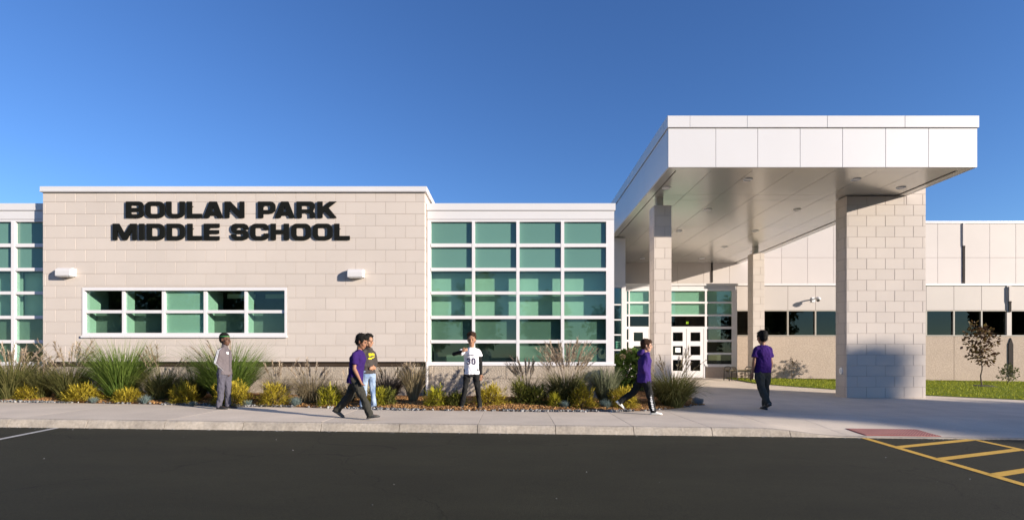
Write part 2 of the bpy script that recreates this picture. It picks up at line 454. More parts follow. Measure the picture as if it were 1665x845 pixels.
# planting bed
bed_front = [(x, y) for x, y in ((-26, 11.2), (-16, 11.1), (-11.03, 11.03), (-8.32, 10.94), (-5.07, 10.75), (-2.15, 10.4), (0.85, 10.45), (2.13, 10.62), (3.05, 10.9), (3.75, 11.5), (4.3, 12.1), (4.75, 13.0), (4.85, 14.6), (4.6, 17.3), (4.3, 19.4))]
bx = np.array([p[0] for p in bed_front[:11]]); by = np.array([p[1] for p in bed_front[:11]])
def bed_y(x): return float(np.interp(x, bx, by))
def bed_z(x, y):
    e = min(1.0, max(0.0, (y - bed_y(min(x, 4.3))) / 0.9))
    return 0.02 - 0.0125*x + 0.012 + 0.07*math.sin(e*math.pi/2) + 0.012*math.sin(3.1*x + 1.7*y)*e
mb = MB(); vs = []; cols = []
xs = np.linspace(-26, 4.3, 90)
for x in xs:
    yb = 13.4 if x < 2.7 else 19.3
    for k in range(9):
        y = bed_y(x) + (yb - bed_y(x)) * (k/8)**1.3
        z = bed_z(x, y) if x < 2.7 or y < 13.5 else max(bed_z(x, 13.4), pave_z(x, y) + 0.03)
        vs.append((x, y, z if k else pave_z(x, y) + 0.004))
mb.add(vs, [(i*9+k, (i+1)*9+k, (i+1)*9+k+1, i*9+k+1) for i in range(len(xs)-1) for k in range(8)])
mb.add([(4.3, 12.1, pave_z(4.3,12.1)+.03), (4.75, 13.0, pave_z(4.75,13)+.03), (4.85, 14.6, pave_z(4.85,14.6)+.03), (4.6, 17.3, pave_z(4.6,17.3)+.03), (4.3, 19.3, pave_z(4.3,19.3)+.03)], [(0,1,2,3,4)])
bed = tag(mb.build('planting_bed', M['mulch_bed']), 'planting bed of brown bark mulch', kind='structure')

def scatter_chips(name, pts, size, mat_, label, flat=0.35, parent=None):
    """many small tumbled chips in one mesh, with a tint value each"""
    n = len(pts)
    base = np.array([(-1,-1,-1),(1,-1,-1),(1,1,-1),(-1,1,-1),(-.8,-.8,1),(.8,-.7,1),(.7,.8,1),(-.7,.7,1)], float)
    quads = np.array([(4,5,6,7),(0,1,5,4),(1,2,6,5),(2,3,7,6),(3,0,4,7)])
    sz = rng.uniform(size[0], size[1], (n, 1)) * np.array([[1.0, 0.45, flat*0.5]]) * rng.uniform(0.7, 1.3, (n, 3))
    a = rng.uniform(0, 2*np.pi, n); tlt = rng.normal(0, 0.35, n)
    P = base[None] * sz[:, None, :] * 0.5
    x = P[..., 0]*np.cos(tlt)[:, None] + P[..., 2]*np.sin(tlt)[:, None]
    z = -P[..., 0]*np.sin(tlt)[:, None] + P[..., 2]*np.cos(tlt)[:, None]
    y = P[..., 1]
    X = x*np.cos(a)[:, None] - y*np.sin(a)[:, None]; Yy = x*np.sin(a)[:, None] + y*np.cos(a)[:, None]
    V = np.stack([X, Yy, z], -1) + np.asarray(pts)[:, None, :]
    Fq = (quads[None] + 8*np.arange(n)[:, None, None]).reshape(-1, 4)
    return np_mesh(name, V.reshape(-1, 3), Fq, mat_, np.repeat(rng.random(n), 8), parent, label)
def np_mesh(name, V, Fq, mat_, tint=None, parent=None, label=None, smooth=False, wm=None):
    me = bpy.data.meshes.new(name)
    me.vertices.add(len(V)); me.vertices.foreach_set('co', np.asarray(V, np.float32).ravel())
    k = Fq.shape[1]
    me.loops.add(Fq.size); me.loops.foreach_set('vertex_index', Fq.astype(np.int32).ravel())
    me.polygons.add(len(Fq)); me.polygons.foreach_set('loop_start', np.arange(0, Fq.size, k, dtype=np.int32))
    me.update(calc_edges=True)
    if smooth: me.polygons.foreach_set('use_smooth', np.ones(len(Fq), bool))
    if tint is not None:
        at = me.attributes.new('tint', 'FLOAT', 'POINT'); at.data.foreach_set('value', np.asarray(tint, np.float32))
    me.materials.append(mat_)
    o = bpy.data.objects.new(name, me)
    link(o, parent, wm)
    return o
pts = []
while len(pts) < 24000:
    x = rng.uniform(-16, 4.6); y = bed_y(x) + 0.02 + abs(rng.normal(0, 0.9))
    if y > 13.0: continue
    pts.append((x, y, bed_z(x, y) + rng.uniform(0.0, 0.022)))
tag(scatter_chips('mulch', pts, (0.02, 0.062), M['chip'], ''), 'loose orange brown bark chips over the planting bed', kind='stuff')
pts = []
while len(pts) < 1900:
    x = rng.uniform(-16, 4.3); y = bed_y(x) + rng.normal(0.0, 0.045)
    dens = 0.10 + 0.9*(math.sin(x*1.3) * math.sin(x*0.37 + 1) > -0.2)
    if rng.random() > dens: continue
    pts.append((x, y, pave_z(x, y) + rng.uniform(0.012, 0.028)))
tag(scatter_chips('gravel_edging', pts, (0.025, 0.06), M['pebble'], '', flat=1.2), 'dark and pale pebbles edging the bed along the sidewalk', kind='stuff')
# grit and leaf flecks in the gutter and over the lot
pts = []
while len(pts) < 700:
    x = rng.uniform(-11, 9); far = rng.random() < 0.96
    y = KERB_Y - 0.01 - abs(rng.normal(0, 0.05)) if far else rng.uniform(3.2, 8.2)
    pts.append((x, y, lot_z(x) + 0.004))
tag(scatter_chips('gutter_grit', pts, (0.006, 0.02), M['pebble'], '', flat=0.5), 'grit and dry flecks lying along the kerb', kind='stuff')
# lawn blades
n = 26000
lx = rng.uniform(9.2, 30, n); ly = rng.uniform(13, 21.9, n)
ok = np.array([y > ledge_y(x) + 0.03 for x, y in zip(lx, ly)])
lx, ly = lx[ok], ly[ok]; n = len(lx)
lz = np.array([pave_z(x, y) + 0.02 for x, y in zip(lx, ly)])
a = rng.uniform(0, 2*np.pi, n); h = rng.uniform(0.03, 0.075, n); w = rng.uniform(0.008, 0.016, n)
ln = rng.normal(0, 0.025, (n, 2))
V = np.stack([np.stack([lx - w*np.cos(a), ly - w*np.sin(a), lz], -1), np.stack([lx + w*np.cos(a), ly + w*np.sin(a), lz], -1), np.stack([lx + ln[:,0], ly + ln[:,1], lz + h], -1)], 1)
tag(np_mesh('lawn_grass', V.reshape(-1,3), np.arange(3*n).reshape(-1,3), M['lawn_blade'], np.repeat(rng.random(n),3)), 'short mown grass of the lawn strip', kind='stuff')

# ================================================================== school building: sign wall and glass bays
YW, YG, YB = 13.0, 13.26, 13.06        # block wall plane, glass plane, stone base plane
school = thing('school_building', (-5.7, 13.3, 0.0), 'low pale block school building with glass bays and black lettering', 'building')
def block_wall(parent, x0, x1, z0, z1, yf, bw, bh, zref, xref, hole=None, axis='y', mname='block', ms='block', depth=0.09, ch=0.0025, g=0.0045, name='block', cuts=None):
    """blocks in running bond in the plane y=yf (axis y: facing -Y; axis -x: facing -X at x=yf, x range read as y range)"""
    cache = {}
    k0 = math.floor((z0 - zref)/bh) - 1
    for k in range(k0, k0 + int((z1-z0)/bh) + 4):
        za, zb = max(z0, zref + k*bh), min(z1, zref + (k+1)*bh)
        if zb - za < 0.03: continue
        off = xref + (bw/2 if k % 2 else 0)
        i0 = math.floor((x0 - off)/bw)
        for i in range(i0, i0 + int((x1-x0)/bw) + 3):
            xa, xb = max(x0, off + i*bw), min(x1, off + (i+1)*bw)
            if xb - xa < 0.02: continue
            rects = [(xa, xb, za, zb)]
            if hole:
                hx0, hx1, hz0, hz1 = hole; nr = []
                for (p, q, r, t) in rects:
                    if q <= hx0 or p >= hx1 or t <= hz0 or r >= hz1: nr.append((p, q, r, t)); continue
                    if p < hx0 - 0.02: nr.append((p, hx0, r, t))
                    if q > hx1 + 0.02: nr.append((hx1, q, r, t))
                    pp, qq = max(p, hx0), min(q, hx1)
                    if r < hz0 - 0.02: nr.append((pp, qq, r, hz0))
                    if t > hz1 + 0.02: nr.append((pp, qq, hz1, t))
                rects = nr
            for (p, q, r, t) in rects:
                w_, h_ = q-p, t-r
                key = (round(w_, 3), round(h_, 3))
                if key not in cache:
                    b = MB(); b.cbox(-w_/2+g, w_/2-g, 0, depth, -h_/2+g, h_/2-g, ch)
                    cache[key] = b.mesh(name, M[ms])
                o = bpy.data.objects.new(name, cache[key])
                jit = random.uniform(-0.0015, 0.0015)
                if axis == 'y':
                    T = Matrix.Translation(((p+q)/2, yf + jit, (r+t)/2))
                elif axis == '-x':
                    T = Matrix.Translation((yf + jit, (p+q)/2, (r+t)/2)) @ Matrix.Rotation(R(-90), 4, 'Z')
                elif axis == '+x':
                    T = Matrix.Translation((yf + jit, (p+q)/2, (r+t)/2)) @ Matrix.Rotation(R(90), 4, 'Z')
                elif axis == '+y':
                    T = Matrix.Translation(((p+q)/2, yf + jit, (r+t)/2)) @ Matrix.Rotation(R(180), 4, 'Z')
                link(o, parent, T)
# ---- sign wall
wx0, wx1 = WX(69.5, YW), WX(691, YW)
wz0, wz1 = WZ(588, YW), WZ(313, YW)
hx0, hx1, hz0, hz1 = WX(134, YW), WX(467, YW), WZ(547.5, YW), WZ(467, YW)
BH = 19.45*YW/F; BW = 32.5*YW/F
mb = MB(); yb0, yb1 = YW + 0.005, YW + 0.30
mb.box(wx0+.01, hx0, yb0, yb1, wz0+.005, wz1); mb.box(hx1, wx1-.01, yb0, yb1, wz0+.005, wz1)
mb.box(hx0, hx1, yb0, yb1, wz0+.005, hz0); mb.box(hx0, hx1, yb0, yb1, hz1, wz1)
sign_wall = mb.build('sign_wall', M['mortar'], school)
block_wall(sign_wall, wx0, wx1, wz0, wz1, YW, BW, BH, WZ(425.5, YW), WX(106.9, YW), hole=(hx0, hx1, hz0, hz1))
block_wall(sign_wall, YW + 0.095, YW + 0.80, wz0, wz1, wx1 - 0.002, BW, BH, WZ(425.5, YW), YW, axis='+x')
# body behind the wall: returns, roof, room
mb = MB(); mb.box(wx0+.012, wx0+.2, yb1, 21.9, -0.3, wz1-.05); mb.box(wx1-.30, wx1-.1, yb1, 21.9, -0.3, wz1-.05)
mb.box(wx0, wx1-.1, 21.7, 21.9, -0.3, wz1-.05)
mb.build('side_wall', M['mortar'], school)
mb = MB(); mb.box(wx0+.2, wx1-.3, YW+.3, 21.7, wz1-.20, wz1-.06); mb.build('roof', M['inner'], school)
mb = MB()
mb.box(wx0-.03, wx1+.05, YW-.05, YW+.35, wz1, WZ(304, YW)); mb.box(wx0-.03, wx1+.05, YW-.062, YW-.05, wz1+.012, wz1+.03)
mb.box(wx0-.03, wx0+.25, YW+.35, 21.9, wz1-.003, WZ(304, YW)-.003); mb.box(wx1-.32, wx1+.05, YW+.35, 21.9, wz1-.003, WZ(304, YW)-.003)
mb.build('coping', M['white_metal'], school)
# shadow gap and stone base
mb = MB(); mb.box(wx0+.05, wx1-.03, YW+.075, YW+.3, WZ(596, YW), wz0+.004)
mb.build('shadow_gap', M['gap'], school)
def base(x0, x1, z1, y, lbl, xr):
    mb = MB(); mb.box(x0+.004, x1-.004, y+.02, y+.3, -0.45, z1-.004)
    b = mb.build('base_wall', M['mortar'], school)
    block_wall(b, x0, x1, -0.3, z1, y, 0.62, 0.335, z1, xr, ms='base_block', ch=0.012, g=0.004, name='base_block', depth=0.1)
    return b
base(wx0, wx1 - 0.03, WZ(596, YW), YB - 0.02, '', wx0)
mb = MB(); mb.box(WX(692.3, YW), WX(694.5, YW), YB-0.06, YB+.2, -0.3, wz0); mb.build('corner_trim', M['white_frame'], school)
# ---- ribbon window in the sign wall
yw = YW + 0.06
fz0, fz1 = hz0, hz1
cols = [(140.1,199.8),(204.0,264.5),(269.2,332.2),(337.0,398.4),(402.6,464.7)]
rows = [(472.6,504.0),(509.0,541.0)]
mb = MB()
def frame_around(mb, x0, x1, z0, z1, ix0, ix1, iz0, iz1, y0, y1):
    mb.box(x0, ix0, y0, y1, z0, z1); mb.box(ix1, x1, y0, y1, z0, z1)
    mb.box(ix0, ix1, y0, y1, z0, iz0); mb.box(ix0, ix1, y0, y1, iz1, z1)
frame_around(mb, hx0+.003, hx1-.003, hz0+.003, hz1-.003, WX(140.1,yw), WX(464.7,yw), WZ(541,yw), WZ(472.6,yw), YW-.012, YW+.16)
mb.box(hx0-.01, hx1+.01, YW-.045, YW-.012, hz0-.02, hz0+.035)
win = mb.build('window', M['white_frame'], school)
for (a, b) in zip(cols[:-1], cols[1:]):
    MB().box(WX(a[1],yw), WX(b[0],yw), yw-.03, yw+.10, WZ(541,yw), WZ(472.6,yw)).build('mullion', M['white_frame'], win)
for c in cols:
    MB().box(WX(c[0],yw), WX(c[1],yw), yw-.026, yw+.095, WZ(509,yw), WZ(504,yw)).build('transom', M['white_frame'], win)
for ci, c in enumerate(cols):
    for ri, r in enumerate(rows):
        MB().box(WX(c[0],yw)-.005, WX(c[1],yw)+.005, yw+.02, yw+.028, WZ(r[1],yw)-.005, WZ(r[0],yw)+.005).build('pane', M['glass_green'], win)
# inside: blind in the middle bay, pale jambs, counter front below
bp = cols[2]
MB().box(WX(bp[0],yw)-.02, WX(bp[1],yw)+.02, yw+.045, yw+.05, WZ(541,yw)-.02, WZ(472,yw)).build('blind', M['blind'], win)
for ci, c in enumerate(cols):
    if ci == 2: continue
    dd = 0.62 if ci in (0, 3) else 0.22
    MB().box(WX(c[0],yw)-.05, WX(c[0],yw)-.005, yw+.11, yw+.11+dd, WZ(541,yw), WZ(470,yw)).build('jamb', M['inner_pale'], win)
    MB().box(WX(c[0],yw)-.004, WX(c[1],yw)+.02, yw+.32, yw+.36, WZ(545,yw), WZ(507,yw)).build('cabinet_back', M['inner'], win)
    if ci in (3, 4):
        MB().box(WX(c[0],yw)+.12, WX(c[1],yw)-.10, yw+.70, yw+.74, WZ(480,yw), WZ(472.6,yw)).build('ceiling_panel', M['inner_pale'], win)
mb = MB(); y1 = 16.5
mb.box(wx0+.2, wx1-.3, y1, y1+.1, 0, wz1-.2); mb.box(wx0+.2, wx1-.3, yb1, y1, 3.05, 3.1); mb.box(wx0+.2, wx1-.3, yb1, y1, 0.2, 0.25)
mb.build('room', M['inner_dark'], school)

# ---- glass bays
def glass_bay(name, xs, x_out, ys, ycap, ysill, blind_spec):
    y = YG
    X0, X1 = WX(x_out[0], y), WX(x_out[1], y)
    zt, zs = WZ(ys[0][0], y), WZ(ys[-1][1], y)
    mb = MB()
    frame_around(mb, X0, X1, WZ(ysill, y), WZ(357.5, y), WX(xs[0][0], y), WX(xs[-1][1], y), zs, zt, y-.02, y+.13)
    mb.box(X0-.02, X1+.03, y-.07, y-.02, WZ(ysill, y), WZ(ysill, y)+.045)
    cw = mb.build('curtain_wall', M['white_frame'], school)
    for a, b in zip(xs[:-1], xs[1:]):
        MB().box(WX(a[1], y), WX(b[0], y), y-.035, y+.12, zs, zt).build('mullion', M['white_frame'], cw)
    for c in xs:
        for a, b in zip(ys[:-1], ys[1:]):
            MB().box(WX(c[0], y), WX(c[1], y), y-.03, y+.115, WZ(b[0], y), WZ(a[1], y)).build('transom', M['white_frame'], cw)
    for ci, c in enumerate(xs):
        for ri, r in enumerate(ys):
            xa, xb, za, zb = WX(c[0], y)-.004, WX(c[1], y)+.004, WZ(r[1], y)-.004, WZ(r[0], y)+.004
            if ri < 2:
                MB().box(xa, xb, y+.045, y+.06, za, zb).build('spandrel_pane', M['spandrel'], cw)
            else:
                MB().box(xa, xb, y+.03, y+.038, za, zb).build('pane', M['glass_green'], cw)
    # what stands behind the clear rows
    for ci, c in enumerate(xs):
        xa, xb = WX(c[0], y), WX(c[1], y)
        MB().box(xa - .03, xb + .02, y+.27, y+.276, WZ(516, y), WZ(441, y)).build('blind', M['blind'], cw)
        dd = blind_spec[ci]
        MB().box(xa - .01, xb + .01, y+.10, y+.108, WZ(555, y), WZ(517, y)).build('window_film', M['lower_film'], cw)
        MB().box(xa - .01, xb + .01, y+(.10 if dd < .5 else .55), y+(.108 if dd < .5 else .56), WZ(594, y), WZ(555.3, y)).build('window_film', M['lower_film' if dd < .5 else 'inner'], cw)
    # fascia above
    mb = MB(); z0, z1, z2 = WZ(357.5, y), WZ(343, y), WZ(331.5, y)
    mb.box(X0, X1, y-.03, y+.3, z0+.012, z1-.006); mb.box(X0-.01, X1+.03, y-.055, y+.32, z1+.006, z2); mb.box(X0+.02, X1-.02, y, y+.3, z0, z2-.02)
    mb.build('fascia', M['white_metal'], school)
    # body
    mb = MB(); mb.box(X0+.02, X1-.02, y+.3, 19.0, z1-.1, z2-.03); mb.box(X0+.02, X1-.02, y+2.2, y+2.3, -0.2, z1-.1); mb.box(X0+.02, X1-.02, y+.13, y+2.2, -.2, WZ(596, y))
    mb.build('room', M['inner'], school)
    return X0, X1
def sy(v): return 310 + v/2.112
bay_rows = [(360.7,396.2),(401.9,435.5),(440.7,473.8),(478.6,513.1),(518.3,552.4),(557.6,587.9)]
bay_cols = [(680+a/2.112, 680+b/2.112) for a, b in ((44,185),(195,337),(348,490),(501,645))]
bx0, bx1 = glass_bay('bay', bay_cols, (695.0, 998.3), bay_rows, 332, 594, (0.62, 0.62, 0.40, 0.44))
base(WX(695.0, YW)+.002, bx1, WZ(594.5, YG), YG - 0.07, '', WX(725, YG))
# right end wall of the bay
MB().box(bx1-.16, bx1-.005, YG+.135, 19.0, -.3, WZ(345, YG)).build('end_wall', M['white_metal'], school)
left_cols = [(25.5 - 72.3*k, 92.4 - 72.3*k) for k in range(6, -1, -1)]
glass_bay('left', left_cols, (left_cols[0][0]-6, 98), bay_rows, 332, 594, (0.62, 0.5, 0.62, 0.5, 0.62, 0.45, 0.62))
base(WX(left_cols[0][0]-6, YG), wx0 + .03, WZ(594.5, YG), YG - 0.07, '', WX(20, YG))

# ---- lettering
def arc(cx, cy, r, a0, a1, n=6):
    return [(cx + r*math.cos(R(a0 + (a1-a0)*k/n)), cy + r*math.sin(R(a0 + (a1-a0)*k/n))) for k in range(n+1)]
def rr(x0, y0, x1, y1, r):          # radii bl, br, tr, tl
    p = []
    for (cx, cy, rad, a) in ((x0, y0, r[0], 180), (x1, y0, r[1], 270), (x1, y1, r[2], 0), (x0, y1, r[3], 90)):
        if rad <= 0: p.append((cx, cy)); continue
        ox = cx + rad*(1 if cx == x0 else -1); oy = cy + rad*(1 if cy == y0 else -1)
        p += arc(ox, oy, rad, a, a+90)
    return p
def glyph(c, w, v=0.31, h=0.215):
    H = 1.0
    if c == 'O' or c == '0': return [rr(0,0,w,H,(.34,)*4), rr(v,h,w-v,H-h,(.13,)*4)]
    if c == 'D': return [rr(0,0,w,H,(0,.38,.38,0)), rr(v,h,w-v,H-h,(0,.17,.17,0))]
    if c == 'I': return [[(0,0),(v,0),(v,H),(0,H)]]
    if c == 'L': return [[(0,0),(w,0),(w,h+.02),(v,h+.02),(v,H),(0,H)]]
    if c == 'E': return [[(0,0),(w,0),(w,h),(v,h),(v,.40),(w-.03,.40),(w-.03,.60),(v,.60),(v,H-h),(w,H-h),(w,H),(0,H)]]
    if c == 'H': return [[(0,0),(v,0),(v,.39),(w-v,.39),(w-v,0),(w,0),(w,H),(w-v,H),(w-v,.62),(v,.62),(v,H),(0,H)]]
    if c == 'N': return [[(0,0),(v*.9,0),(v*.9,.60),(w-v*1.15,0),(w,0),(w,H),(w-v*.9,H),(w-v*.9,.40),(v*1.15,H),(0,H)]]
    if c == 'M': return [[(0,0),(v*.85,0),(v*.85,.62),(w/2-.13,0),(w/2+.13,0),(w-v*.85,.62),(w-v*.85,0),(w,0),(w,H),(w-v*1.25,H),(w/2,.36),(v*1.25,H),(0,H)]]
    if c == 'A': return [[(0,0),(.34,0),(.42,.17),(w-.42,.17),(w-.34,0),(w,0),(w/2+.22,H),(w/2-.22,H)], [(.50,.36),(w-.50,.36),(w/2,.74)]]
    if c == 'U': return [[(0,H)] + arc(.36,.36,.36,180,270) + arc(w-.36,.36,.36,270,360) + [(w,H),(w-v,H)] + arc(w-v-.13,h+.13,.13,0,-90) + arc(v+.13,h+.13,.13,270,180) + [(v,H)]]
    if c == 'C': return [[(w,.64)] + arc(w-.3,.7,.3,0,90) + arc(.36,.64,.36,90,180) + arc(.36,.36,.36,180,270) + arc(w-.3,.3,.3,270,360) + [(w,.39),(w-v,.39)] + arc(w-v-.12,h+.12,.12,0,-90) + arc(v+.13,h+.13,.13,270,180) + arc(v+.13,H-h-.13,.13,180,90) + arc(w-v-.12,H-h-.12,.12,90,0) + [(w-v,.64)]]
    if c == 'P': return [[(0,0),(v,0),(v,.27)] + arc(w-.3,.57,.3,270,360) + arc(w-.3,.70,.3,0,90) + [(0,H)], rr(v,.47,w-v,H-h,(0,.1,.1,0))]
    if c == 'R': return [[(0,0),(v,0),(v,.33),(w-.45,.33),(w-.32,.24),(w-.31,0),(w,0),(w-.01,.28),(w-.12,.40)] + arc(w-.26,.74,.26,-30,90) + [(0,H)], rr(v,.51,w-v,H-h,(0,.1,.1,0))]
    if c == 'B': return [[(0,0)] + arc(w-.28,.28,.28,270,395,8) + [(w-.07,.52)] + arc(w-.28,.75,.25,-30,90,6) + [(0,H)], rr(v,h-.02,w-v+.02,.40,(0,.07,.07,0)), rr(v,.60,w-v,H-h+.02,(0,.07,.07,0))]
    if c == 'K': return [[(0,0),(v,0),(v,.30),(v+.12,.42),(w-.38,0),(w+.02,0),(v+.38,.62),(w,H),(w-.42,H),(v,.62),(v,H),(0,H)]]
    if c == 'S': return [[(w,.66),(w,.78),(w-.08,.93),(w-.25,1),(.25,1),(.07,.93),(0,.78),(0,.62),(.07,.48),(.25,.40),(w-.36,.40),(w-.31,.36),(w-.31,.26),(w-.36,.21),(.36,.21),(.31,.26),(.31,.34),(0,.34),(0,.22),(.08,.07),(.25,0),(w-.25,0),(w-.07,.07),(w,.22),(w,.40),(w-.07,.54),(w-.25,.61),(.36,.61),(.31,.65),(.31,.74),(.36,.79),(w-.36,.79),(w-.31,.74),(w-.31,.66)]]
    if c == '3': return [[(0,.32),(0,.22),(.08,.07),(.25,0),(w-.25,0),(w-.07,.07),(w,.22),(w,.40),(w-.09,.5),(w,.6),(w,.78),(w-.08,.93),(w-.25,1),(.25,1),(.07,.93),(0,.78),(0,.68),(v,.68),(v,.76),(v+.05,.8),(w-v-.05,.8),(w-v,.75),(w-v,.64),(w-v-.06,.59),(.24,.59),(.24,.41),(w-v-.06,.41),(w-v,.36),(w-v,.25),(w-v-.05,.2),(v+.05,.2),(v,.25),(v,.32)]]
def glyph_mesh(loops, depth, bevel=0.0, sx=1.0, sz=1.0):
    cu = bpy.data.curves.new('g', 'CURVE'); cu.dimensions = '2D'; cu.fill_mode = 'BOTH' if depth else 'FRONT'
    cu.extrude = depth/2; cu.bevel_depth = bevel; cu.bevel_resolution = 0
    for lp in loops:
        sp = cu.splines.new('POLY'); sp.points.add(len(lp)-1); sp.use_cyclic_u = True
        for p, q in zip(sp.points, lp): p.co = (q[0]*sx, q[1]*sz, 0, 1)
    o = bpy.data.objects.new('g', cu); COL.objects.link(o)
    me = bpy.data.meshes.new_from_object(o.evaluated_get(bpy.context.evaluated_depsgraph_get()))
    bpy.data.objects.remove(o); bpy.data.curves.remove(cu)
    return me
LY = 12.955
sign_o = thing('building_sign', (WX(374, LY), 12.9, WZ(391, LY)), 'raised black capital letters reading BOULAN PARK MIDDLE SCHOOL on the pale block wall', 'sign')
def zx(u): return 160 + u/3.784
row1 = [('B',163,275),('O',282,403),('U',411,526),('L',538,632),('A',640,761),('N',771,893),('P',977,1085),('A',1080,1204),('R',1214,1328),('K',1342,1460)]
row2 = [('M',82,230),('I',244,275),('D',291,404),('D',414,528),('L',541,633),('E',643,740),('S',811,918),('C',928,1044),('H',1054,1168),('O',1181,1303),('O',1313,1436),('L',1446,1543)]
for row, ya, yb in ((row1, 327.5, 353.5), (row2, 363.5, 389.5)):
    for c, u0, u1 in row:
        xa, xb = WX(zx(u0)+1.2, LY), WX(zx(u1)+0.6, LY)
        za, zb = WZ(yb, LY), WZ(ya, LY); hgt = zb - za
        w = (xb - xa)/hgt
        me = glyph_mesh(glyph(c, w if c != 'I' else .31), 0.03, 0.002, hgt, hgt)
        me.materials.clear(); me.materials.append(M['sign'])
        o = bpy.data.objects.new('letter', me)
        link(o, sign_o, Matrix.Translation((xa, LY + 0.018, za)) @ Matrix.Rotation(R(90), 4, 'X'))
        # stand-off studs to the wall
        s = MB()
        s.tube([(xa + .12, LY + .03, za + .10), (xa + .12, YW - .002, za + .10)], 0.012, 6)
        if c != 'I': s.tube([(xb - .14 if c in 'OUDBRHNMAC' else xa + .14, LY + .03, zb - .12), (xb - .14 if c in 'OUDBRHNMAC' else xa + .14, YW - .002, zb - .12)], 0.012, 6)
        s.build('stud', M['dark_metal'], o)
# ---- wall lights
def wall_light(cx, cy, label):
    X, Z = WX(cx, 12.83), WZ(cy, 12.83)
    t = thing('wall_light', (X, YW, Z), label, 'wall light', 'wedge wall lights on the sign wall')
    w, h = 0.205, 0.105
    mb = MB()
    pro = [(0.0, -h), (0.0, h), (-0.10, h), (-0.155, h*0.65), (-0.17, h*0.2), (-0.17, -h*0.8), (-0.16, -h)]
    pro = [(YW - 0.002 + p[0], Z + p[1]) for p in pro]
    vs = []
    for xx, ins in ((X-w, .03), (X-w+.02, 0), (X+w-.02, 0), (X+w, .03)):
        for (yy, zz) in pro:
            t_ = (YW - yy)/0.17
            vs.append((xx, yy + ins*t_*0.8, zz if ins == 0 else Z + (zz-Z)*0.96))
    n_ = len(pro); fs = []
    for i in range(3):
        for k in range(n_):
            k2 = (k+1) % n_
            fs.append((i*n_+k, i*n_+k2, (i+1)*n_+k2, (i+1)*n_+k))
    fs += [tuple(range(n_)), tuple(3*n_+k for k in reversed(range(n_)))]
    mb.add(vs, fs)
    o = mb.build('housing', M['white_metal'], t); fix_normals(o.data)
    MB().box(X-w+.05, X+w-.05, YW-.145, YW-.02, Z-h-.012, Z-h-.0005).build('lens', M['lens'], t)
wall_light(101.5, 441.5, 'white wedge wall light near the left end of the sign wall')
wall_light(577.0, 443.5, 'white wedge wall light near the right end of the sign wall')

# ================================================================== entrance wing behind
YE, YU = 22.0, 24.9
wing = thing('school_wing', (13, 22.5, 0.1), 'long cream panelled school wing with dark window band behind the canopy', 'building')
LX0, LX1 = 2.0, 34.0
z_led = WZ(461, YE); z_wt, z_wb = WZ(504.5, YE), WZ(544.5, YE)
EX0, EX1 = WX(1011, YE), WX(1198, YE)          # entrance glazing
# upper wall
uz0, uz1 = 4.0, WZ(363, YU)
ub = MB(); ub.box(1.0, 40, YU+.012, YU+.4, uz0, uz1)
upper = ub.build('upper_wall', M['mortar'], wing)
jx = [WX(1524.7, YU) + 1.266*k for k in range(-13, 12)]
zj = WZ(418.8, YU)
for a, b in zip(jx[:-1], jx[1:]):
    for za, zb in ((uz0, zj), (zj, uz1)):
        MB().cbox(a+.005, b-.005, YU, YU+.05, za+.005, zb-.005, .004).build('wall_panel', M['cream_panel'], upper)
MB().box(1.0, 40, YU-.04, YU+.45, uz1, WZ(359.5, YU)).build('coping', M['white_metal'], wing)
# lower wall: panels over the window band, aggregate below
lb = MB(); lb.box(EX1, LX1, YE+.012, YE+.3, z_wt+.002, z_led-.08); lb.box(LX0, EX0-.02, YE+.012, YE+.3, 2.6, z_led-.08); lb.box(EX0-.02, EX1, YE+.012, YE+.3, WZ(471, YE), z_led-.08)
lower = lb.build('lower_wall', M['mortar'], wing)
pj = [WX(1281, YE) + 1.19*k for k in range(-2, 19)]
for a, b in zip(pj[:-1], pj[1:]):
    a2 = max(a, EX1)
    if b - a2 < 0.05: continue
    MB().cbox(a2+.005, b-.005, YE, YE+.05, z_wt+.012, z_led-.09, .005).build('wall_panel', M['cream_panel'], lower)
for k in range(4):
    a = EX0 - .02 + (EX1-EX0)*k/4; b = EX0 - .02 + (EX1-EX0)*(k+1)/4
    MB().cbox(a+.005, b-.005, YE-.004, YE+.05, WZ(471, YE), z_led-.09, .005).build('wall_panel', M['white_metal'], lower)
MB().box(LX0, LX1, YE-.05, YU, z_led-.085, z_led).build('roof_edge', M['white_metal'], wing)
ag = MB(); ag.box(EX1+.003, LX1, YE+.01, YE+.3, -0.6, z_wb-.045)
ag_o = ag.build('aggregate_wall', M['stucco'], wing)
for a, b in zip(pj[:-1:4], pj[4::4]):
    a2 = max(a, EX1+.01)
    MB().cbox(a2+.004, b-.004, YE-.006, YE+.02, -0.5, z_wb-.05, .006).build('wall_panel', M['stucco'], ag_o)
# window band
wb = MB(); wb.box(EX1+.003, LX1, YE-.03, YE+.06, z_wb-.045, z_wb); wb.box(EX1+.003, LX1, YE-.015, YE+.08, z_wt-.03, z_wt)
band = wb.build('window_band', M['bronze'], wing)
for a, b in zip(pj[:-1], pj[1:]):
    a2 = max(a, EX1+.003)
    if b - a2 < .1: continue
    MB().box(a2+.03, b-.03, YE+.05, YE+.06, z_wb, z_wt-.03).build('pane', M['glass_dark'], band)
    MB().box(b-.03, b+.03, YE-.01, YE+.09, z_wb, z_wt-.03).build('mullion', M['bronze'], band)
xp = WX(1640, YE)
MB().box(xp-.10, xp+.10, YE-.03, YE+.1, z_wb, z_led-.09).build('pilaster', M['cream_panel'], wing)
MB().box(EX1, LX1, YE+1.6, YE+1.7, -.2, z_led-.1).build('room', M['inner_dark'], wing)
MB().box(EX1, LX1, YE+.3, YE+1.6, 0.6, 0.7).build('room_floor', M['inner_dark'], wing)
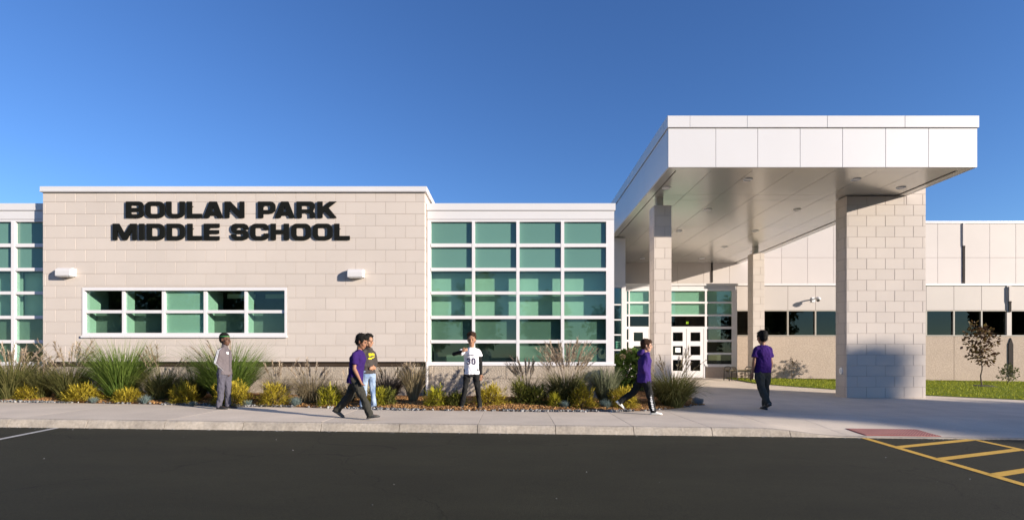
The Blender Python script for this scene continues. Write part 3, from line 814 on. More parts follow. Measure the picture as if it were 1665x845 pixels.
# pointed downspout; the flat dark strips paint in the shade of wall slots
def spout_slot_shade(x, Y, y0, y1, w=.055, point=False):
    z0, z1 = WZ(y1, Y), WZ(y0, Y); X = WX(x, Y)
    mb = MB()
    if point:
        mb.add([(X-w,Y-.04,z0),(X+w,Y-.04,z0),(X+w,Y-.04,z1-.28),(X,Y-.04,z1),(X-w,Y-.04,z1-.28),
                (X-w,Y-.006,z0),(X+w,Y-.006,z0),(X+w,Y-.006,z1-.28),(X,Y-.006,z1),(X-w,Y-.006,z1-.28)],
               [(0,1,2,3,4),(9,8,7,6,5),(0,5,6,1),(1,6,7,2),(2,7,8,3),(3,8,9,4),(4,9,5,0)])
    else:
        mb.box(X-w, X+w, Y-.035, Y-.002, z0, z1)
        mb.box(X-w-.008, X+w+.008, Y-.042, Y-.002, z1-.05, z1+.004)
    mb.build('spout_slot_shade', M['slot_shade_metal'], wing)
spout_slot_shade(1566.5, YU, 400, 461); spout_slot_shade(1641.5, YE-.03, 490, 507, .05); spout_slot_shade(1642.5, YE, 549, 612, .10, True); spout_slot_shade(1157.5, YU, 427.5, 459, .04)
for x, Y, a, b in ((1566.5, YU, 363.5, 399.5), (1641.5, YE-.03, 466, 489.5)):
    MB().box(WX(x,Y)-.06, WX(x,Y)+.06, Y-.05, Y-.002, WZ(b,Y), WZ(a,Y)).build('strip_cover', M['cream_panel'], wing)
# ---- entrance glazing
zf = pave_z(7.5, YE)
rowsE = [(472.8,490.3),(493.2,511),(513.8,530.6),(534.6,552),(555.4,573),(576.2,591.7)]
ye = YE - .04
mb = MB()
def bar(x0, x1, y0, y1, d=0.0): mb.box(WX(x0, ye), WX(x1, ye), ye-.03-d, ye+.10, WZ(y1, ye), WZ(y0, ye))
bar(1011, 1018.7, 471, 616); bar(1189.8, 1198, 471, 596); bar(1018.7, 1189.8, 469.5, 472.8); bar(1146, 1149, 472.8, 591.7); bar(1022, 1023.8, 472.8, 616)
bar(1144.3, 1149, 591.7, 594.5); bar(1149, 1189.8, 591.7, 596); bar(1055, 1060, 472.8, 616); bar(1084, 1087, 530.8, 616); bar(1144.2, 1146, 530.8, 616)
entry = mb.build('entrance_glazing', M['white_frame'], wing)
colsE = [(1018.7,1022.0,6),(1023.8,1055,3),(1060,1146,3),(1149,1189.8,6)]
for (a, b, nr) in colsE:
    for ri in range(nr):
        r = rowsE[ri]
        xa, xb, za, zb = WX(a,ye), WX(b,ye), WZ(r[1],ye), WZ(r[0],ye)
        pm = M['spandrel_light'] if 'spandrel_light' in M else M['spandrel']
        MB().box(xa-.004, xb+.004, ye+.02, ye+.03, za-.004, zb+.004).build('pane', M['glass_green'] if ri < 2 else M['glass_dark'], entry)
        if ri < 2: MB().box(xa-.004, xb+.004, ye+.09, ye+.10, za-.004, zb+.004).build('blind', M['blind'], entry)
        if ri == 4 and b > 1180: MB().box(xa+.05, xb-.15, ye+.35, ye+.36, za-.06, zb).build('notice', M['inner_pale'], entry)
        nz = WZ(rowsE[ri+1][0], ye) if ri + 1 < len(rowsE) else None
        if nz is not None and ri < nr:
            MB().box(xa, xb, ye-.028, ye+.08, nz, za).build('transom', M['white_frame'], entry)
MB().box(WX(1149,ye), WX(1198,ye), YE-.05, YE+.2, -.3, WZ(596,ye)).build('entry_base', M['stucco'], wing)
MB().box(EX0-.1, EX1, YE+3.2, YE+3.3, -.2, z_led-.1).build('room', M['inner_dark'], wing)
MB().box(EX0-.1, EX1, YE+.2, YE+3.2, zf-.15, zf-.01).build('room_floor', M['inner'], wing)
MB().box(EX0-.1, EX1, YE+.2, YE+3.2, 3.4, 3.45).build('room_ceiling', M['inner'], wing)
def door(x0, x1, hinge_left, lites_y):
    X0, X1 = WX(x0, ye), WX(x1, ye); z1 = WZ(533, ye); z0 = zf + .012
    li = [(WZ(b, ye), WZ(a, ye)) for a, b in lites_y]
    w = X1 - X0; a, b = X0 + w*0.22, X1 - w*0.20
    mb = MB(); y0, y1 = ye - .02, ye + .03
    mb.box(X0, a, y0, y1, z0, z1); mb.box(b, X1, y0, y1, z0, z1)
    zz = [z0] + [v for p in reversed(li) for v in p] + [z1]
    for k in range(0, len(zz), 2): mb.box(a, b, y0, y1, zz[k], zz[k+1])
    d = mb.build('door', M['white_frame'], wing)
    for p, q in li:
        MB().box(a-.004, b+.004, ye+.002, ye+.01, p-.004, q+.004).build('pane', M['glass_dark'], d)
    hx = X1 - .06 if hinge_left else X0 + .06
    MB().tube([(hx, y0-.002, z0+.85), (hx, y0-.06, z0+.88), (hx, y0-.06, z0+1.22), (hx, y0-.002, z0+1.25)], .012, 6).build('handle', M['dark_metal'], d)
    return d
LY3 = [(540,554.4),(562.2,577),(584.6,602.4)]
door(1087.6, 1115.6, True, LY3); door(1116.4, 1144.0, False, LY3); door(1024.4, 1050.6, False, LY3); 
MB().box(WX(1050.8, ye), WX(1055, ye), ye-.02, ye+.08, zf, WZ(531, ye)).build('door_post', M['white_frame'], wing)
MB().box(WX(1060, ye), WX(1084, ye), ye+.02, ye+.03, zf, WZ(531, ye)).build('pane', M['glass_dark'], entry)
xe = thing('paper_notice', (WX(1102, ye), ye-.012, WZ(572, ye)), 'white paper notice taped to the pane of the entrance door', 'notice')
MB().box(WX(1098, ye), WX(1106.5, ye), ye-.012, ye-.009, WZ(572.5, ye), WZ(565, ye)).build('sheet', M['lens'], xe)
# lit exit sign hanging inside
ex = thing('exit_sign', (WX(1117.5, YE+.8), YE+.8, WZ(524.5, YE+.8)), 'small glowing yellow green exit sign behind the transom above the doors', 'exit sign')
M['exit'] = emit('exit_glow', (0.55, 0.85, 0.05), 3.0)
X, Z = WX(1117.5, YE+.8), WZ(524.5, YE+.8)
MB().box(X-.10, X+.10, YE+.80, YE+.84, Z-.075, Z+.075).build('sign_case', M['inner_dark'], ex)
MB().box(X-.045, X-.015, YE+.79, YE+.799, Z-.055, Z+.055).box(X+.015, X+.045, YE+.79, YE+.799, Z-.055, Z+.055).box(X-.015, X+.015, YE+.79, YE+.799, Z-.012, Z+.012).build('lit_mark', M['exit'], ex)
MB().box(X-.01, X+.01, YE+.81, YE+.83, Z+.075, 3.4).build('hanger', M['inner_dark'], ex)
# connector between bay and entrance
YC = 19.4
cw0, cw1 = 2.4, WX(1017.5, YC)
zc = 4.2
mb = MB(); mb.box(cw0, cw1, YC+.05, YC+.3, WZ(463, YC), 5.62); mb.box(cw1-.2, cw1, YC+.05, YE, -.2, WZ(463, YC)); mb.box(cw1-.2, cw1, YC+.3, YE, WZ(463, YC), 5.62)
mb.build('connector_wall', M['white_metal'], wing)
mb = MB(); xq = WX(1010.6, YC)
mb.box(xq, cw1, YC-.02, YC+.10, -.1, WZ(463, YC)); mb.box(cw0, xq, YC-.01, YC+.10, WZ(467, YC), WZ(463, YC))
ys_ = [467, 471, 494, 496.5, 518.5, 521, 543, 545.5, 567.5, 570, 592, 594.5]
for k in range(2, len(ys_), 2): mb.box(cw0, xq, YC-.01, YC+.10, WZ(ys_[k+1]-.3, YC), WZ(ys_[k], YC))
side = mb.build('side_window', M['white_frame'], wing)
for k in range(0, len(ys_)-2, 2):
    MB().box(cw0, xq+.004, YC+.03, YC+.04, WZ(ys_[k+2], YC)-.004, WZ(ys_[k+1], YC)+.06).build('pane', M['glass_green'], side)
MB().box(cw0, xq, YC+.02, YC+.2, -.1, WZ(592.5, YC)).build('side_base', M['base_block'], wing)
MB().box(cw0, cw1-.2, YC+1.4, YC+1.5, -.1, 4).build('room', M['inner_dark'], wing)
M['teal_card'] = mat('teal_card', (0.10, 0.30, 0.28), 0.6)
tc = thing('teal_poster', (WX(1004.5, YC+.05), YC+.05, WZ(566, YC+.05)), 'small teal poster inside the narrow window beside the glass bay', 'poster')
X0_, X1_ = WX(1001, YC+.06), WX(1008, YC+.06)
MB().box(X0_, X1_, YC+.055, YC+.06, WZ(566, YC), WZ(555, YC)).build('sheet', M['teal_card'], tc)
for k in range(3):
    MB().box(X0_+.02, X1_-.02, YC+.050, YC+.054, WZ(559.5+2.5*k, YC), WZ(558.5+2.5*k, YC)).build('print_line', M['lens'], tc)
MB().box(X0_, X1_, YC+.043, YC+.049, WZ(556, YC), WZ(554.5, YC)).build('tape', M['lens'], tc)
# ---- security camera on the wall
sx, sz_ = WX(1329, YE-.3), WZ(486, YE-.3)
sc_ = thing('security_camera', (sx, YE, sz_), 'small white dome security camera on an arm above the window band', 'camera')
MB().box(sx-.07, sx+.07, YE-.03, YE-.001, sz_-.10, sz_+.10).build('wall_plate', M['lamp_grey'], sc_)
MB().tube([(sx, YE-.03, sz_+.02), (sx, YE-.2, sz_+.06), (sx, YE-.36, sz_+.05)], [.03,.028,.03], 8).build('arm', M['lamp_grey'], sc_)
MB().loft([((sx,YE-.36,sz_-.04),(.10,0,0),(0,.10,0)),((sx,YE-.36,sz_+.03),(.10,0,0),(0,.10,0)),((sx,YE-.36,sz_+.08),(.04,0,0),(0,.04,0))], 14).build('housing', M['white_metal'], sc_, True)
d_ = MB(); d_.ell((sx, YE-.36, sz_-.045), (.075,0,0), (0,.075,0), (0,0,.075)); d_.build('dome', M['dark_metal'], sc_, True)

# ================================================================== canopy
CY0, CY1 = 12.2, YU - .005
SOF = 4.487 + EH
CX0, CX1 = WX(1086.5, CY0), WX(1589, CY0)
FZ1, FZ2 = WZ(208.5, CY0), WZ(189, CY0)
canopy = thing('entrance_canopy', ((CX0+CX1)/2, 17, 0), 'wide flat white canopy on block piers over the entrance drive', 'canopy')
t_ = .035
MB().box(CX0+t_, CX1-t_, CY0+t_, CY1, SOF+.06, FZ2-.06).build('roof_core', M['soffit'], canopy)
fx = [WX(v, CY0) for v in (1086.5,1163.8,1232,1301,1370,1440,1510,1589)]
for k, (a, b) in enumerate(zip(fx[:-1], fx[1:])):
    MB().cbox(a + (.0035 if k else 0), b - (.0035 if k < 6 else 0), CY0, CY0+t_-.003, SOF, FZ1-.008, .004).build('fascia_panel', M['white_metal'], canopy)
sy_ = [CY0 + .036 + (CY1-CY0-.036)*k/6 for k in range(7)]
for sgn, xx in ((-1, CX0), (1, CX1)):
    for k, (a, b) in enumerate(zip(sy_[:-1], sy_[1:])):
        mb = MB()
        if sgn < 0: mb.box(xx, xx+t_-.003, a+.003, b-.003, SOF, FZ1-.008)
        else: mb.box(xx-t_+.003, xx, a+.003, b-.003, SOF, FZ1-.008)
        mb.build('fascia_panel', M['white_metal'], canopy)
cp = [CX0-.025, WX(1121, CY0), WX(1214, CY0), WX(1344, CY0), WX(1470, CY0), CX1+.025]
for a, b in zip(cp[:-1], cp[1:]):
    MB().cbox(a+.0015, b-.0015, CY0-.03, CY0+.30, FZ1+.006, FZ2, .006).build('coping', M['white_metal'], canopy)
MB().box(CX0-.025, CX0+.28, CY0+.302, CY1, FZ1+.006, FZ2).build('coping', M['white_metal'], canopy)
MB().box(CX1-.28, CX1+.025, CY0+.302, CY1, FZ1+.006, FZ2).build('coping', M['white_metal'], canopy)
MB().box(CX0+.01, CX1-.01, CY0+.012, CY1, FZ1-.012, FZ1+.008).build('cap_joint', M['gap'], canopy)
# soffit rim and panels
rw = .24
rm = MB(); rm.box(CX0+.036, CX1-.036, CY0+.036, CY0+rw, SOF+.004, SOF+.05); rm.box(CX0+.036, CX0+rw, CY0+rw, CY1, SOF+.004, SOF+.05); rm.box(CX1-rw, CX1-.036, CY0+rw, CY1, SOF+.004, SOF+.05)
rm.build('soffit_rim', M['soffit'], canopy)
MB().box(CX0+rw, CX1-rw, CY0+rw, CY0+rw+.035, SOF+.03, SOF+.055).box(CX0+rw, CX0+rw+.035, CY0+rw+.035, CY1, SOF+.03, SOF+.055).box(CX1-rw-.035, CX1-rw, CY0+rw+.035, CY1, SOF+.03, SOF+.055).build('shadow_joint', M['gap'], canopy)
px_ = [CX0+rw+.04] + fx[1:-1] + [CX1-rw-.04]
py_ = [CY0+rw+.04, 14.36, 14.86, 18.0, 21.1, CY1-.01]
for a, b in zip(px_[:-1], px_[1:]):
    for c, d in zip(py_[:-1], py_[1:]):
        MB().box(a+.006, b-.006, c+.004, d-.004, SOF+.022, SOF+.05).build('soffit_panel', M['soffit'], canopy)
for X, Y in [(6.04, y) for y in (13.1,15.8,18.5,21.2,23.7)] + [(8.8, y) for y in (13.1,15.8,18.5,21.2,23.7)] + [(4.15,13.75),(10.45,13.75),(4.15,22.2),(10.45,22.2)]:
    z = SOF + .0215
    d = MB(); d.loft([((X,Y,z),(.115,0,0),(0,.115,0)),((X,Y,z-.018),(.112,0,0),(0,.112,0)),((X,Y,z-.022),(.085,0,0),(0,.085,0)),((X,Y,z-.006),(.075,0,0),(0,.075,0))], 18)
    dl = d.build('downlight', M['lamp_grey'], canopy, False)
    MB().loft([((X,Y,z-.0075),(.072,0,0),(0,.072,0)),((X,Y,z-.0065),(.072,0,0),(0,.072,0))], 14).build('lens', M['lens'], dl)
# columns and pier in pale blocks
def block_column(name, x0, x1, y0, y1, z1, hole=None):
    z0 = -0.15; g = .006
    mb = MB()
    if hole: mb.box(x0+g, hole[1]-.001, y0+g, y1-g, z0, hole[2]-.003); mb.box(hole[1], x1-g, y0+g, y1-g, z0, z1-.003)
    else: mb.box(x0+g, x1-g, y0+g, y1-g, z0, z1-.003)
    c = mb.build(name, M['mortar'], canopy)
    bh, bw = 17.4*14.4/F, 30.4*14.4/F
    dpt = .06
    zr = WZ(437.5, 14.4)
    xr = x0 + .04
    block_wall(c, x0, x1, z0, z1, y0, bw, bh, zr, xr, depth=dpt, hole=hole)
    block_wall(c, y0+dpt, y1-dpt, z0, hole[2] if hole else z1, x0, bw, bh, zr, y0+.1, axis='-x', depth=dpt)
    block_wall(c, y0+dpt, y1-dpt, z0, z1, x1, bw, bh, zr, y0+.1, axis='+x', depth=dpt)
    block_wall(c, x0, x1, z0, z1, y1, bw, bh, zr, xr, axis='+y', depth=dpt, hole=hole)
    return c
PY = 14.4
x0, x1 = WX(1063.4, PY), WX(1092, PY)
topc = WZ(333.4, PY)
def neck(x0, x1, y0, y1, z):
    xm, ym = (x0+x1)/2 - .03, (y0+y1)/2
    MB().box(xm-.09, xm+.09, ym-.09, ym+.09, z, SOF+.021).build('neck_post', M['soffit'], canopy)
block_column('column', x0, x1, PY, PY+.49, topc); neck(x0, x1, PY, PY+.49, topc)
Y3 = 21.1
x0, x1 = WX(1224.2, Y3), WX(1243.2, Y3)
block_column('column', x0, x1, Y3, Y3+.47, topc); neck(x0, x1, Y3, Y3+.47, topc)
x0, x1 = WX(1376.4, PY), WX(1505.5, PY)
block_column('pier', x0, x1, PY, PY+.49, 6.5, (x0 - 1, CX1 + .008, SOF+.003, 9))
# oval push plate on the shaded side of the pier
pt = Vector((x0, WX(0,1)*0 + PY + .23, WZ(602.5, PY+.2)))
pp = thing('door_push_plate', pt, 'small white oval push plate on the shaded side of the wide block pier', 'push plate')
MB().loft([((x0-.003,pt.y,pt.z),(0,.075,0),(0,0,.10)),((x0-.02,pt.y,pt.z),(0,.07,0),(0,0,.095))], 20).build('plate', M['lens'], pp)
MB().loft([((x0-.0205,pt.y,pt.z),(0,.045,0),(0,0,.06)),((x0-.026,pt.y,pt.z),(0,.04,0),(0,0,.055))], 16).build('button', M['lamp_grey'], pp)

# ================================================================== bench
def bench():
    Y = 20.55; xa, xb = WX(1181.5, Y), WX(1229, Y); zg = pave_z(9, Y)
    t = thing('bench', ((xa+xb)/2, Y, zg), 'backless dark bench with looped metal ends before the entrance wall', 'bench')
    M['wood'] = mat('bench_wood', (0.11, 0.085, 0.045), 0.8, var=0.2, scale=6)
    for k in range(4):
        MB().cbox(xa+.03, xb-.03, Y-.20+k*.105, Y-.105+k*.105, zg+.40, zg+.44, .006).build('slat', M['wood'], t)
    MB().box(xa+.03, xb-.03, Y-.16, Y-.12, zg+.35, zg+.398).box(xa+.03, xb-.03, Y+.12, Y+.16, zg+.35, zg+.398).build('rail', M['dark_metal'], t)
    for x in (xa, xa+.31, xb-.31, xb):
        pass
    for x in (xa+.0, xb-.32):
        # a hoop seen from the front: two uprights joined by a rounded top
        zt = zg + .56
        zl, zr_ = pave_z(x, Y), pave_z(x+.32, Y)
        pts = [(x, Y-.24, zl+.004), (x+.01, Y-.24, zt-.10), (x+.05, Y-.24, zt-.02), (x+.12, Y-.24, zt), (x+.20, Y-.24, zt), (x+.27, Y-.24, zt-.02), (x+.31, Y-.24, zt-.10), (x+.32, Y-.24, zr_+.004)]
        MB().tube(pts, .022, 8).build('leg', M['dark_metal'], t, True)
        MB().tube([(p[0], Y+.26, p[2]) for p in pts], .022, 8).build('leg', M['dark_metal'], t, True)
bench()

# ================================================================== plants
M['blade_green'] = mat('blade_green', (0.05, 0.10, 0.014), 0.7, tint_attr='tint', col2=(0.19, 0.25, 0.05), spec=0.25, transl=0.25)
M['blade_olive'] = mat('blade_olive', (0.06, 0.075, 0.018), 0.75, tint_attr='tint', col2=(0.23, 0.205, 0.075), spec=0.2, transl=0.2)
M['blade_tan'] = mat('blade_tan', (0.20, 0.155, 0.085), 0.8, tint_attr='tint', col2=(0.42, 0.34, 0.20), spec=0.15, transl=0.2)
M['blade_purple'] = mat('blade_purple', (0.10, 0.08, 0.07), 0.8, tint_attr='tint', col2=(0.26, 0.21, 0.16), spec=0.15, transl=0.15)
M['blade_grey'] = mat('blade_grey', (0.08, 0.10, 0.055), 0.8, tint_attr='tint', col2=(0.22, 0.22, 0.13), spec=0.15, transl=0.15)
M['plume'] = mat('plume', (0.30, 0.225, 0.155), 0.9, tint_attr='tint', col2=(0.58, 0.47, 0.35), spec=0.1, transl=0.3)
M['plume_dark'] = mat('plume_dark', (0.15, 0.115, 0.075), 0.9, tint_attr='tint', col2=(0.36, 0.29, 0.18), spec=0.1, transl=0.2)
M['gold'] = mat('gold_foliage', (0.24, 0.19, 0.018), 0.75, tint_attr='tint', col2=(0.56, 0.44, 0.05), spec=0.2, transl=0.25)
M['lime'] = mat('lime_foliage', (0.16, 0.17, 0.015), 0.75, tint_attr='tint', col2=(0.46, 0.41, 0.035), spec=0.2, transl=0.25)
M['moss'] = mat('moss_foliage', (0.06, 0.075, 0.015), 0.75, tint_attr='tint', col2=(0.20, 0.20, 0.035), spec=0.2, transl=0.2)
M['fescue'] = mat('blue_fescue', (0.10, 0.15, 0.15), 0.8, tint_attr='tint', col2=(0.24, 0.30, 0.28), spec=0.2, transl=0.1)
M['twig'] = mat('twig', (0.09, 0.06, 0.04), 0.9, var=0.2, scale=20)
M['bark'] = mat('bark', (0.14, 0.11, 0.085), 0.95, var=0.25, scale=14, bump=0.6, bscale=30, bdist=0.01)
M['leaf'] = mat('leaf', (0.05, 0.095, 0.018), 0.6, tint_attr='tint', col2=(0.15, 0.24, 0.04), spec=0.35, transl=0.3)
M['leaf_far'] = mat('leaf_far', (0.03, 0.055, 0.014), 0.7, tint_attr='tint', col2=(0.08, 0.11, 0.03), spec=0.25, transl=0.2)
M['leaf_red'] = mat('leaf_red', (0.075, 0.03, 0.018), 0.6, tint_attr='tint', col2=(0.16, 0.11, 0.03), spec=0.3, transl=0.25)
M['leaf_olive'] = mat('leaf_olive', (0.06, 0.075, 0.03), 0.6, tint_attr='tint', col2=(0.17, 0.17, 0.06), spec=0.3, transl=0.25)
M['bloom'] = mat('bloom', (0.42, 0.27, 0.19), 0.8, tint_attr='tint', col2=(0.48, 0.46, 0.25), spec=0.2, transl=0.3)

def ribbons(base, az, th0, th1, length, width, K=4, tip=0.15):
    """curved tapering blades: angle from vertical runs th0 -> th1 along the blade"""
    n = len(az); t = np.linspace(0, 1, K+1)
    th = th0[:, None] + (th1 - th0)[:, None]*t[None]**1.4
    seg = length[:, None]/K
    dh = np.sin(th)*seg; dz = np.cos(th)*seg
    hh = np.concatenate([np.zeros((n,1)), np.cumsum(dh[:, 1:], 1)], 1); zz = np.concatenate([np.zeros((n,1)), np.cumsum(dz[:, 1:], 1)], 1)
    C = np.stack([np.cos(az)[:,None]*hh, np.sin(az)[:,None]*hh, zz], -1) + base[:, None, :]
    sa = az + np.pi/2 + rng.normal(0, 0.5, n)
    side = np.stack([np.cos(sa), np.sin(sa), np.zeros(n)], -1)
    w = width[:, None]*(1 - (1-tip)*t[None]**1.5)
    V = np.stack([C - side[:,None,:]*w[...,None]*.5, C + side[:,None,:]*w[...,None]*.5], 2).reshape(n, (K+1)*2, 3)
    q = np.array([(2*k, 2*k+1, 2*k+3, 2*k+2) for k in range(K)])
    Fq = (q[None] + ((K+1)*2*np.arange(n))[:, None, None]).reshape(-1, 4)
    return V.reshape(-1, 3), Fq, C, th[:, -1]
def U(a, b, n): return rng.uniform(a, b, n)
def reeds(x, ybase, ytop, wpx, m, label, nb=420, plumes=0, pm='plume', lean=0.0, spread=1.0, pl_top=None, thin=1.0, group='ornamental grasses in the planting bed', y_wall=12.85, bend=1.0):
    g = GPB(x, ybase)
    sc = g.y/F
    h = (ybase - ytop)*sc; rad = wpx*sc/2
    t = thing('reed_clump', g, label, 'grass clump', group)
    T = Matrix.Translation(g)
    nb = int(nb*1.9)
    az = U(0, 2*np.pi, nb)
    r0 = np.sqrt(U(0, 1, nb))*rad*0.33
    base = np.stack([r0*np.cos(az), r0*np.sin(az), np.zeros(nb)-.02], -1)
    az2 = az + rng.normal(0, 0.5, nb)
    th0 = np.abs(rng.normal(0.10, 0.10, nb))*spread + 0.35*spread*r0/(rad*.33+1e-6)*U(.3,1,nb)
    th1 = th0 + U(0.3, 1.5, nb)*spread*bend
    ln = h*U(0.62, 1.12, nb)
    V, Fq, C, _ = ribbons(base, az2, th0, th1, ln, U(.009,.019,nb)*thin, 5)
    V[:, 0] += lean*np.clip(V[:, 2], 0, None)**1.3
    lim = y_wall - g.y
    V[:, 1] = np.where(V[:, 1] > lim, lim - 0.15*(V[:, 1]-lim), V[:, 1])
    tint = np.repeat(rng.random(nb), 12)
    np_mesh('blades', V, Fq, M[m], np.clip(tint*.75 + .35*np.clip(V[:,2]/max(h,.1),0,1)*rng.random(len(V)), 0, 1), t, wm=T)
    if plumes:
        hp = (ybase - (pl_top or ytop))*sc
        az = U(0, 2*np.pi, plumes); r0 = U(0, 1, plumes)*rad*.3
        base = np.stack([r0*np.cos(az), r0*np.sin(az), np.zeros(plumes)], -1)
        th0 = np.abs(rng.normal(0.08, 0.1, plumes))*spread; th1 = th0 + U(.2,.8,plumes)*spread
        V, Fq, C, _ = ribbons(base, az, th0, th1, hp*U(.8,1.1,plumes), np.full(plumes,.004), 7, .6)
        V[:, 0] += lean*np.clip(V[:, 2], 0, None)**1.3; C[..., 0] += lean*np.clip(C[..., 2], 0, None)**1.3
        V[:, 1] = np.where(V[:, 1] > lim, lim - 0.15*(V[:, 1]-lim), V[:, 1])
        stem_v, stem_f = V, Fq
        # feathery heads along the last part of each stem
        K = 7; per = 40
        tt = U(0, 1, (plumes, per))**0.8
        i0 = np.clip((4.6 + tt*2.4), 0, 6.999); ii = i0.astype(int); fr = (i0 - ii)[..., None]
        ar = np.arange(plumes)[:, None]
        P = C[ar, ii]*(1-fr) + C[ar, ii+1]*fr
        D = C[ar, ii+1] - C[ar, ii]
        P = P.reshape(-1, 3); D = D.reshape(-1, 3); D /= np.linalg.norm(D, axis=1)[:, None] + 1e-9
        P[:, 1] = np.where(P[:, 1] > lim, lim - 0.15*(P[:, 1]-lim), P[:, 1])
        m_ = len(P)
        aa = np.arctan2(D[:,1], D[:,0]) + rng.normal(0, .7, m_); t0 = np.arccos(np.clip(D[:,2],-1,1)) + rng.normal(0, .22, m_)
        V2, F2, _, _ = ribbons(P, aa, t0, t0 + U(.1,.7,m_), U(.05,.13,m_), U(.008,.018,m_), 2, .2)
        np_mesh('plumes', np.vstack([stem_v, V2]), np.vstack([stem_f, F2 + len(stem_v)]), M[pm], np.concatenate([np.repeat(rng.random(plumes), 16), np.repeat(rng.random(m_), 6)]), t, wm=T)
    return t
def GPB(x, y):
    Y = 12.0
    for _ in range(60):
        X = WX(x, Y)
        Y = 0.5*Y + 0.5*(EH - (bed_z(X, Y) if Y < 13.3 else pave_z(X, Y)+.03))*F/(y - HY)
        Y = min(Y, 12.75) if X < 2.9 else Y
    X = WX(x, Y)
    return Vector((X, Y, bed_z(X, Y)))
def shrub(x, ybase, wpx, hpx, m, label, name='golden_shrub', group='golden shrubs along the front of the bed', n=None, cat='shrub', size=1.0):
    g = GPB(x, ybase); sc = g.y/F
    rx, h = wpx*sc/2*1.14, hpx*sc*1.05
    t = thing(name, g, label, cat, group)
    T = Matrix.Translation(g)
    n = n or int(1500*(rx/.28)**1.3)
    d = rng.normal(0, 1, (n, 3)); d[:, 2] = np.abs(d[:, 2]) - .15; d /= np.linalg.norm(d, axis=1)[:, None]
    lump = np.array([1 + .55*noise.noise(Vector(v)*2.6 + Vector((x, 0, 0))) for v in d])
    rr_ = (U(.25, 1, n)**.45)*lump
    P = np.stack([d[:,0]*rx*.88*rr_, d[:,1]*rx*.80*rr_, np.clip(d[:,2], -.1, 1)*h*.86*rr_ + .02], -1)
    az = np.arctan2(d[:,1], d[:,0]) + rng.normal(0, .6, n)
    th0 = np.arccos(np.clip(d[:,2], -1, 1))*.75 + rng.normal(0, .3, n)
    V, Fq, _, _ = ribbons(P, az, th0, th0 + U(.2, 1.1, n), U(.05,.12,n)*size, U(.010,.022,n)*size, 2, .35)
    V[:, 2] = np.clip(V[:, 2], .005, None)
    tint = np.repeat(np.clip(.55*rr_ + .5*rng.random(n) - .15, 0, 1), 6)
    np_mesh('foliage', V, Fq, M[m], tint, t, wm=T)
    s = MB()
    for k in range(7):
        a = k*2*math.pi/7 + .3
        s.tube([(0,0,-.03), (rx*.25*math.cos(a), rx*.25*math.sin(a), h*.3), (rx*.55*math.cos(a), rx*.55*math.sin(a), h*.62)], [.012,.009,.004], 5)
    o = s.build('stem', M['twig'], t); o.matrix_basis = T; WM[o.name] = T
    return t
def fescue(x, ybase, wpx, label):
    g = GPB(x, ybase); sc = g.y/F; r = wpx*sc/2; n = 420
    t = thing('blue_fescue', g, label, 'grass', 'blue fescue tufts along the bed edge')
    az = U(0, 2*np.pi, n); r0 = U(0, .3, n)*r
    base = np.stack([r0*np.cos(az), r0*np.sin(az), np.zeros(n)-.01], -1)
    th0 = U(0, .9, n)
    V, Fq, _, _ = ribbons(base, az, th0, th0 + U(.1,.7,n), r*U(.9,1.5,n), U(.003,.006,n), 3, .2)
    V[:, 2] = np.clip(V[:, 2], -.01, None)
    np_mesh('blades', V, Fq, M['fescue'], np.repeat(rng.random(n), 8), t, wm=Matrix.Translation(g))
def leaves(P, D, size, K=1, fold=0.25):
    """leaf shaped faces (6 points) at P, pointing roughly along D"""
    n = len(P)
    D = D/ (np.linalg.norm(D, axis=1)[:, None] + 1e-9)
    up = rng.normal(0, 1, (n, 3)); S = np.cross(D, up); S /= np.linalg.norm(S, axis=1)[:, None] + 1e-9
    Nn = np.cross(S, D)
    L = size[:, None]; W = size[:, None]*U(.26,.38,n)[:, None]
    pts = [P, P + D*L*.35 + S*W + Nn*L*fold*.3, P + D*L*.75 + S*W*.75 + Nn*L*fold*.1, P + D*L - Nn*L*fold*.3, P + D*L*.75 - S*W*.75 + Nn*L*fold*.1, P + D*L*.35 - S*W + Nn*L*fold*.3]
    V = np.stack(pts, 1).reshape(-1, 3)
    q = np.array([(0,1,2,3),(0,3,4,5)])
    Fq = (q[None] + 6*np.arange(n)[:, None, None]).reshape(-1, 4)
    return V, Fq

# golden shrubs, left to right
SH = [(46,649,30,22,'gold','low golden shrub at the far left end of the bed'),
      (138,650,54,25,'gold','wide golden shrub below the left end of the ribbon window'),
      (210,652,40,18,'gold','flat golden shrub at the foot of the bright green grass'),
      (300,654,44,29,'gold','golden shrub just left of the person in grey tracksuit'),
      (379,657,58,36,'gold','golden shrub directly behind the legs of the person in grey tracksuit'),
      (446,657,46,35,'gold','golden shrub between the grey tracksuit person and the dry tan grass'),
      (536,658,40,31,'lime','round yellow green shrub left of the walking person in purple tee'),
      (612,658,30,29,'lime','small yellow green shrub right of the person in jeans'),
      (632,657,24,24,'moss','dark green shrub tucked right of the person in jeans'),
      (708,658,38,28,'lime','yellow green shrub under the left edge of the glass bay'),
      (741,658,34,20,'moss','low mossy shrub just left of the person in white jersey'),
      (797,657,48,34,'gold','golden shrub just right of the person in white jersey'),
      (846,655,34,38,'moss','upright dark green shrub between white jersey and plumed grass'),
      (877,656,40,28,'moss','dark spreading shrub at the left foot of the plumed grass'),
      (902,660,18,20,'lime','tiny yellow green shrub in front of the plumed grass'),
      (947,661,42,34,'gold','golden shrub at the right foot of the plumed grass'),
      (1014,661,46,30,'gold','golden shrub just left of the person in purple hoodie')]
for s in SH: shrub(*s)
reeds(18, 647, 562, 92, 'blade_olive', 'olive grass with feathery plumes at the far left edge', 520, 26, lean=.10, pl_top=560)
